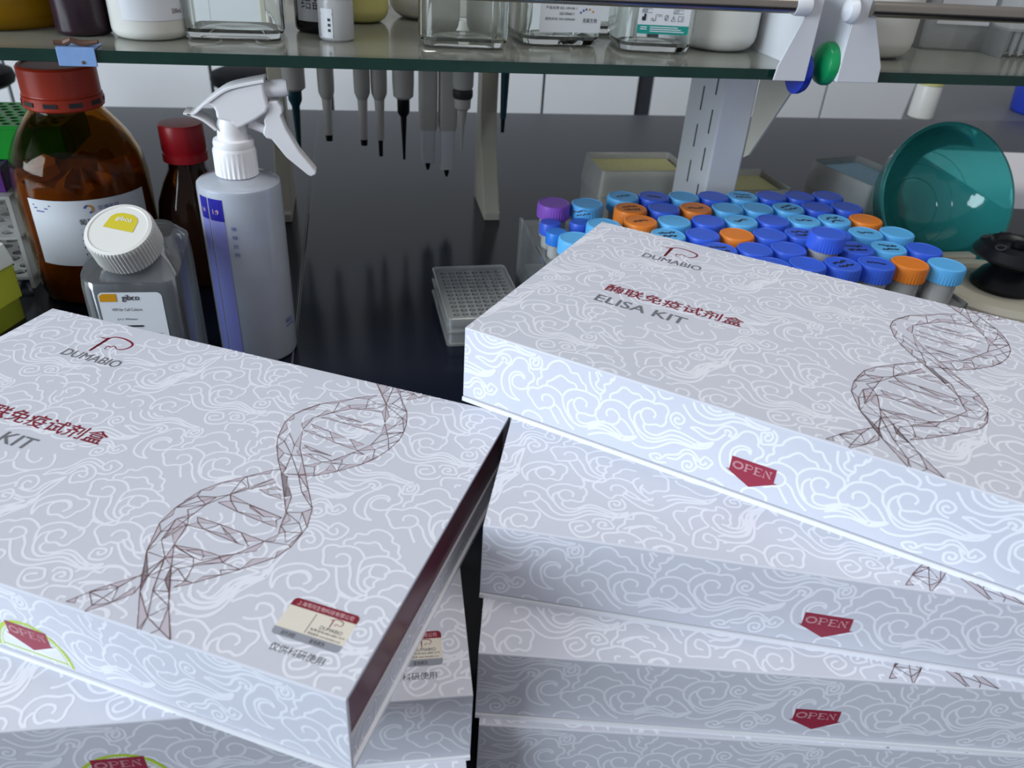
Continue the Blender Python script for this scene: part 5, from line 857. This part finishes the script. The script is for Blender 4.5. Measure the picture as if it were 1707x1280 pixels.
# ------------------------------------------------------------------ bottles on the glass shelf
ZS = SZ + .0002
def round_bottle(name, label, x, y, r_, h, body_m, cap_m, rb=.006, cat='bottle', neck=.5):
    t = thing(name, label, cat, (x, y, ZS))
    k = [(r_ - rb, 0)] + [(r_ - rb + rb * math.sin(a * PI / 8), rb - rb * math.cos(a * PI / 8)) for a in range(1, 5)]
    prof = k + [(r_, h * .62), (r_ * .97, h * .68), (r_ * (neck + .2), h * .76), (r_ * neck, h * .79), (r_ * neck, h * .83)]
    MB().lathe(prof, 48).build('bottle_body', body_m, t)
    MB().lathe([(r_ * (neck + .06), h * .8302), (r_ * (neck + .1), h * .84), (r_ * (neck + .1), h * .98), (r_ * neck, h), (0, h)], 40, ribs=(1, 2, .97)).build('cap', cap_m, t)
    return t
def square_bottle(label, x, y, hw, h, yaw, lab_=None, fill=True):
    t = thing('square_bottle', label, 'bottle', (x, y, ZS), yaw)
    rg = [rrect(hw - .010, hw - .010, .008, 0), rrect(hw - .003, hw - .003, .013, .002), rrect(hw, hw, .015, .009), rrect(hw, hw, .015, h * .62), rrect(hw * .9, hw * .9, hw * .5, h * .70), rrect(hw * .5, hw * .5, hw * .499, h * .79), rrect(hw * .46, hw * .46, hw * .459, h * .85)]
    inr = [[(p[0] * .93, p[1] * .93, max(p[2], .006 + .005 * (1 - min(1, math.hypot(p[0], p[1]) / hw)))) for p in ring] for ring in rg[::-1]]
    inr[-1] = rrect(hw * .35, hw * .35, hw * .34, .010)
    MB().loft(rg + inr).build('bottle_body', clear_glass, t)
    MB().lathe([(hw * .52, h * .852), (hw * .56, h * .86), (hw * .56, h * .98), (hw * .5, h), (0, h)], 40, ribs=(1, 2, .97)).build('cap', white_pl, t)
    return t
round_bottle('reagent_bottle', 'mustard yellow round bottle at the left end of the shelf', -.290, .795, .058, .17, yellow_glass, white_pl, .010)
t = round_bottle('reagent_bottle', 'dark plum round bottle behind the blue clip', -.2155, .750, .0215, .14, dark_bottle, black_pl, .004)
wrap_patch(MB(), .0215, face_cam(-.2155, .75), .002, .030, .032, .075).build('paper_label', sticker_white, t)
t = round_bottle('reagent_bottle', 'milky white round bottle right of the dark plum one', -.163, .747, .0305, .16, milk_white, white_pl, .007)
wl = wrap_patch(MB(), .0305, face_cam(-.163, .747), -.022, .040, .0155, .085).build('paper_label', sticker_white, t)
fn = cyl_fn(.0305, face_cam(-.163, .747), .0006)
m1 = MB(); put_text(m1, '500mL', .018, .0205, .028, .024, fn); m1.build('label_print', rust, wl)
square_bottle('large clear square bottle with dark reflections above the spray head', -.098, .772, .0415, .19, R(2))
t = round_bottle('reagent_bottle', 'small black bottle with silver label behind the white vial', -.0285, .798, .0215, .125, black_bottle, black_pl, .005)
fc = face_cam(-.0285, .798)
wl = wrap_patch(MB(), .0215, fc, -.021, .022, .0105, .062).build('silver_label', silver_label, t)
m1 = MB(); put_text(m1, '结晶紫', -.0155, .0205, .0145, .0325, cyl_fn(.0215, fc, .0006)); m1.build('label_print', ink_black, wl)
vl = thing('small_vial', 'small frosted white vial with striped label standing on the shelf', 'vial', (-.0128, .757, ZS))
MB().lathe([(.0135, 0), (.0150, .0015), (.0153, .005), (.0153, .030), (.0142, .033), (.0138, .034)], 40).build('vial_body', frost, vl)
MB().lathe([(.0150, .0341), (.0156, .035), (.0156, .046), (.0148, .048), (0, .048)], 48, ribs=(1, 2, .97)).build('vial_cap', white_pl, vl)
fc = face_cam(-.0128, .757)
wl = wrap_patch(MB(), .0153, fc, -.0145, -.003, .003, .026).build('vial_label', sticker_white, vl)
fn = cyl_fn(.0153, fc, .0005); m1 = MB()
for z in (.0215, .0045): m1.add([fn(-.0145, z), fn(-.003, z), fn(-.003, z + .0006), fn(-.0145, z + .0006)], [(0, 1, 2, 3)])
for i in range(3): m1.add([fn(-.0072, .008 + .0042 * i), fn(-.0048, .008 + .0042 * i), fn(-.0048, .0102 + .0042 * i), fn(-.0072, .0102 + .0042 * i)], [(0, 1, 2, 3)])
m1.build('label_print', ink_black, wl)
round_bottle('reagent_bottle', 'pale yellow rounded bottle behind the frosted vial', .0085, .868, .0290, .13, milk_yellow, white_pl, .012)
round_bottle('reagent_bottle', 'greenish white rounded bottle behind the middle clear bottle', .0765, .905, .0370, .15, milk_white, white_pl, .018)
round_bottle('reagent_bottle', 'pale rounded bottle behind the gap of the clear bottles', .1580, .930, .034, .15, milk_white, white_pl, .018)
square_bottle('empty clear square bottle in the middle of the shelf', .0985, .764, .0395, .18, R(-3))
def front_label(t, hw, u0, u1, z0, z1):
    return MB().poly(rr2(u0, u1, z0, z1, .002), lambda u, v: (u, -hw - .0006, v)).build('front_label', sticker_white, t)
t = square_bottle('clear square bottle with white label bearing a row of coloured dots', .1885, .790, .0385, .18, R(3))
wl = front_label(t, .0385, -.024, .034, .013, .083); lf = lambda u, v: (u, -.0385 - .0009, v - .017)
m1 = MB(); put_text(m1, '恩晨生物', .0165, .0385, .030, .0422, lf); put_text(m1, '产品名称 BZ-109-06-1', -.019, .049, .010, .0515, lf); put_text(m1, '020-5066611', -.006, .0445, .008, .0468, lf); put_text(m1, '服务热线: 020-6096666', -.019, .0400, .009, .0424, lf)
m1.build('label_print', ink_black, wl)
for i, (u, v, m) in enumerate(((.014, .0468, blue_print), (.0165, .0485, blue_print), (.019, .0495, blue_print), (.0222, .0495, amber_print), (.0255, .0478, amber_print))):
    MB().poly([(u + .0010 * math.cos(k), v + .0010 * math.sin(k)) for k in (0, 1, 2, 3, 4, 5)], lf).build('dot_mark', m, wl)
t = square_bottle('clear square bottle with white and teal label near the right bracket', .2775, .768, .0355, .18, R(-4))
wl = front_label(t, .0355, -.022, .026, .017, .091); lf = lambda u, v: (u, -.0355 - .0009, v - .009)
MB().poly(rr2(-.022, .026, .026, .0335, .002, (0, 0, 1, 1)), lf).build('teal_band', teal_print, wl)
m1 = MB(); lf2 = lambda u, v: (u, -.0355 - .0011, v - .009)
m1.box(-.0185, -.0150, -.0366, -.0365, .0280, .0312); m1.box(-.0168, -.0150, -.0366, -.0365, .0312, .0335)
m1.ribbon([(-.008, .0365), (-.006, .0375), (-.006, .0420), (-.004, .0425)], .0004, lf2); put_text(m1, '25', -.0105, .0370, -.0075, .0392, lf2); put_text(m1, '8℃', -.0035, .0405, .000, .0425, lf2)
m1.ribbon([(.0040 + .0016 * math.cos(k * .55), .0398 + .0022 * math.sin(k * .55)) for k in range(12)], .0004, lf2); m1.ribbon([(.0028, .0378), (.0052, .0418)], .0004, lf2)
m1.ribbon([(.0085, .0372), (.0105, .0420), (.0125, .0372), (.0085, .0372)], .0004, lf2); m1.ribbon([(.0105, .0385), (.0105, .0403)], .0005, lf2)
m1.ribbon([(.0150, .0374), (.0196, .0374), (.0196, .0414), (.0150, .0414), (.0150, .0374)], .0004, lf2); put_text(m1, 'i', .0180, .0382, .0186, .0406, lf2)
put_text(m1, 'REF', -.0185, .0440, -.0140, .0462, lf2); m1.ribbon([(-.0190, .0435), (-.0100, .0435), (-.0100, .0467), (-.0190, .0467), (-.0190, .0435)], .0003, lf2)
put_text(m1, 'LOT', .0105, .0440, .0150, .0462, lf2); m1.ribbon([(.0100, .0435), (.0190, .0435), (.0190, .0467), (.0100, .0467), (.0100, .0435)], .0003, lf2)
m1.build('label_symbols', ink_black, wl)
m1 = MB()
for i in range(3): m1.box(-.010, .022 - i * .003, -.0366, -.0365, .0190 + i * .0017, .0197 + i * .0017)
for i in range(2): m1.box(-.019, -.013, -.0366, -.0365, .0205 + i * .0017, .0212 + i * .0017)
m1.build('band_lettering', cloud_ink, wl)
square_bottle('plain clear square bottle tucked behind the teal labelled one', .2500, .862, .036, .18, R(8))
round_bottle('reagent_bottle', 'wide milky white bottle beside the left end bracket', .352, .782, .0385, .17, milk_white, white_pl, .014)
round_bottle('reagent_bottle', 'wide milky white bottle on the right bay of the shelf', .512, .772, .041, .17, milk_white, white_pl, .016)
# labelled carton of clear tubes and a clear rack on the right bay
ct = thing('labelled_box', 'clear plastic box with white printed label on the right bay', 'box', (.642, .842, ZS), R(-4))
MB().loft([rrect(.037, .032, .006, 0, 3), rrect(.040, .035, .006, .022, 3), rrect(.040, .035, .006, .095, 3), rrect(.0385, .0335, .006, .095, 3), rrect(.0385, .0335, .006, .023, 3), rrect(.0355, .0305, .006, .0015, 3)]).build('box_body', clear_pl, ct)
MB().loft([rrect(.041, .036, .006, .0952, 3), rrect(.041, .036, .006, .108, 3)]).build('box_lid', cloudy_pl, ct)
wl = MB().box(-.030, .030, -.0362, -.0356, .026, .092).build('front_label', sticker_white, ct)
lf = lambda u, v: (u, -.0365, v); m1 = MB(); put_text(m1, 'For Research or Further', -.0275, .0690, .0125, .0720, lf)
for i, (a, b, z) in enumerate(((-.028, .002, .0395), (-.028, .006, .0365), (.010, .026, .0395), (.012, .025, .0310))): m1.box(a, b, -.0366, -.0365, z, z + .0012)
m1.build('label_print', ink_black, wl)
cr2 = thing('comb_rack', 'clear plastic rack with hanging well tubes at the right edge of the shelf', 'rack', (.712, .802, ZS), R(-6))
v, f = holed_plate([(-.04, -.035), (.06, -.035), (.06, .035), (-.04, .035)], [(-.034 + .0095 * i, -.028 + .0095 * j, .0036) for i in range(10) for j in range(7)], .002, 10)
MB().add(v, f, M=Matrix.Translation((0, 0, .026))).build('well_deck', clear_pl, cr2)
m1 = MB()
for i in range(10):
    for j in range(7): m1.lathe([(.0036, .026), (.0033, .010), (.0018, .003), (.0003, .0015)], 10, Matrix.Translation((-.034 + .0095 * i, -.028 + .0095 * j, 0)), cap0=False, cap1=False)
w_ = m1.build('well_tubes', clear_pl, cr2); w_['kind'] = 'stuff'
for x_ in (-.04, .0585): MB().box(x_, x_ + .0015, -.035, .035, 0, .026).build('end_wall', clear_pl, cr2)
MB().loft([[(p[0] + .01, p[1], p[2]) for p in rrect(.05, .035, .004, z, 3)] for z in (.0282, .060)]).build('cover_lid', clear_pl, cr2)
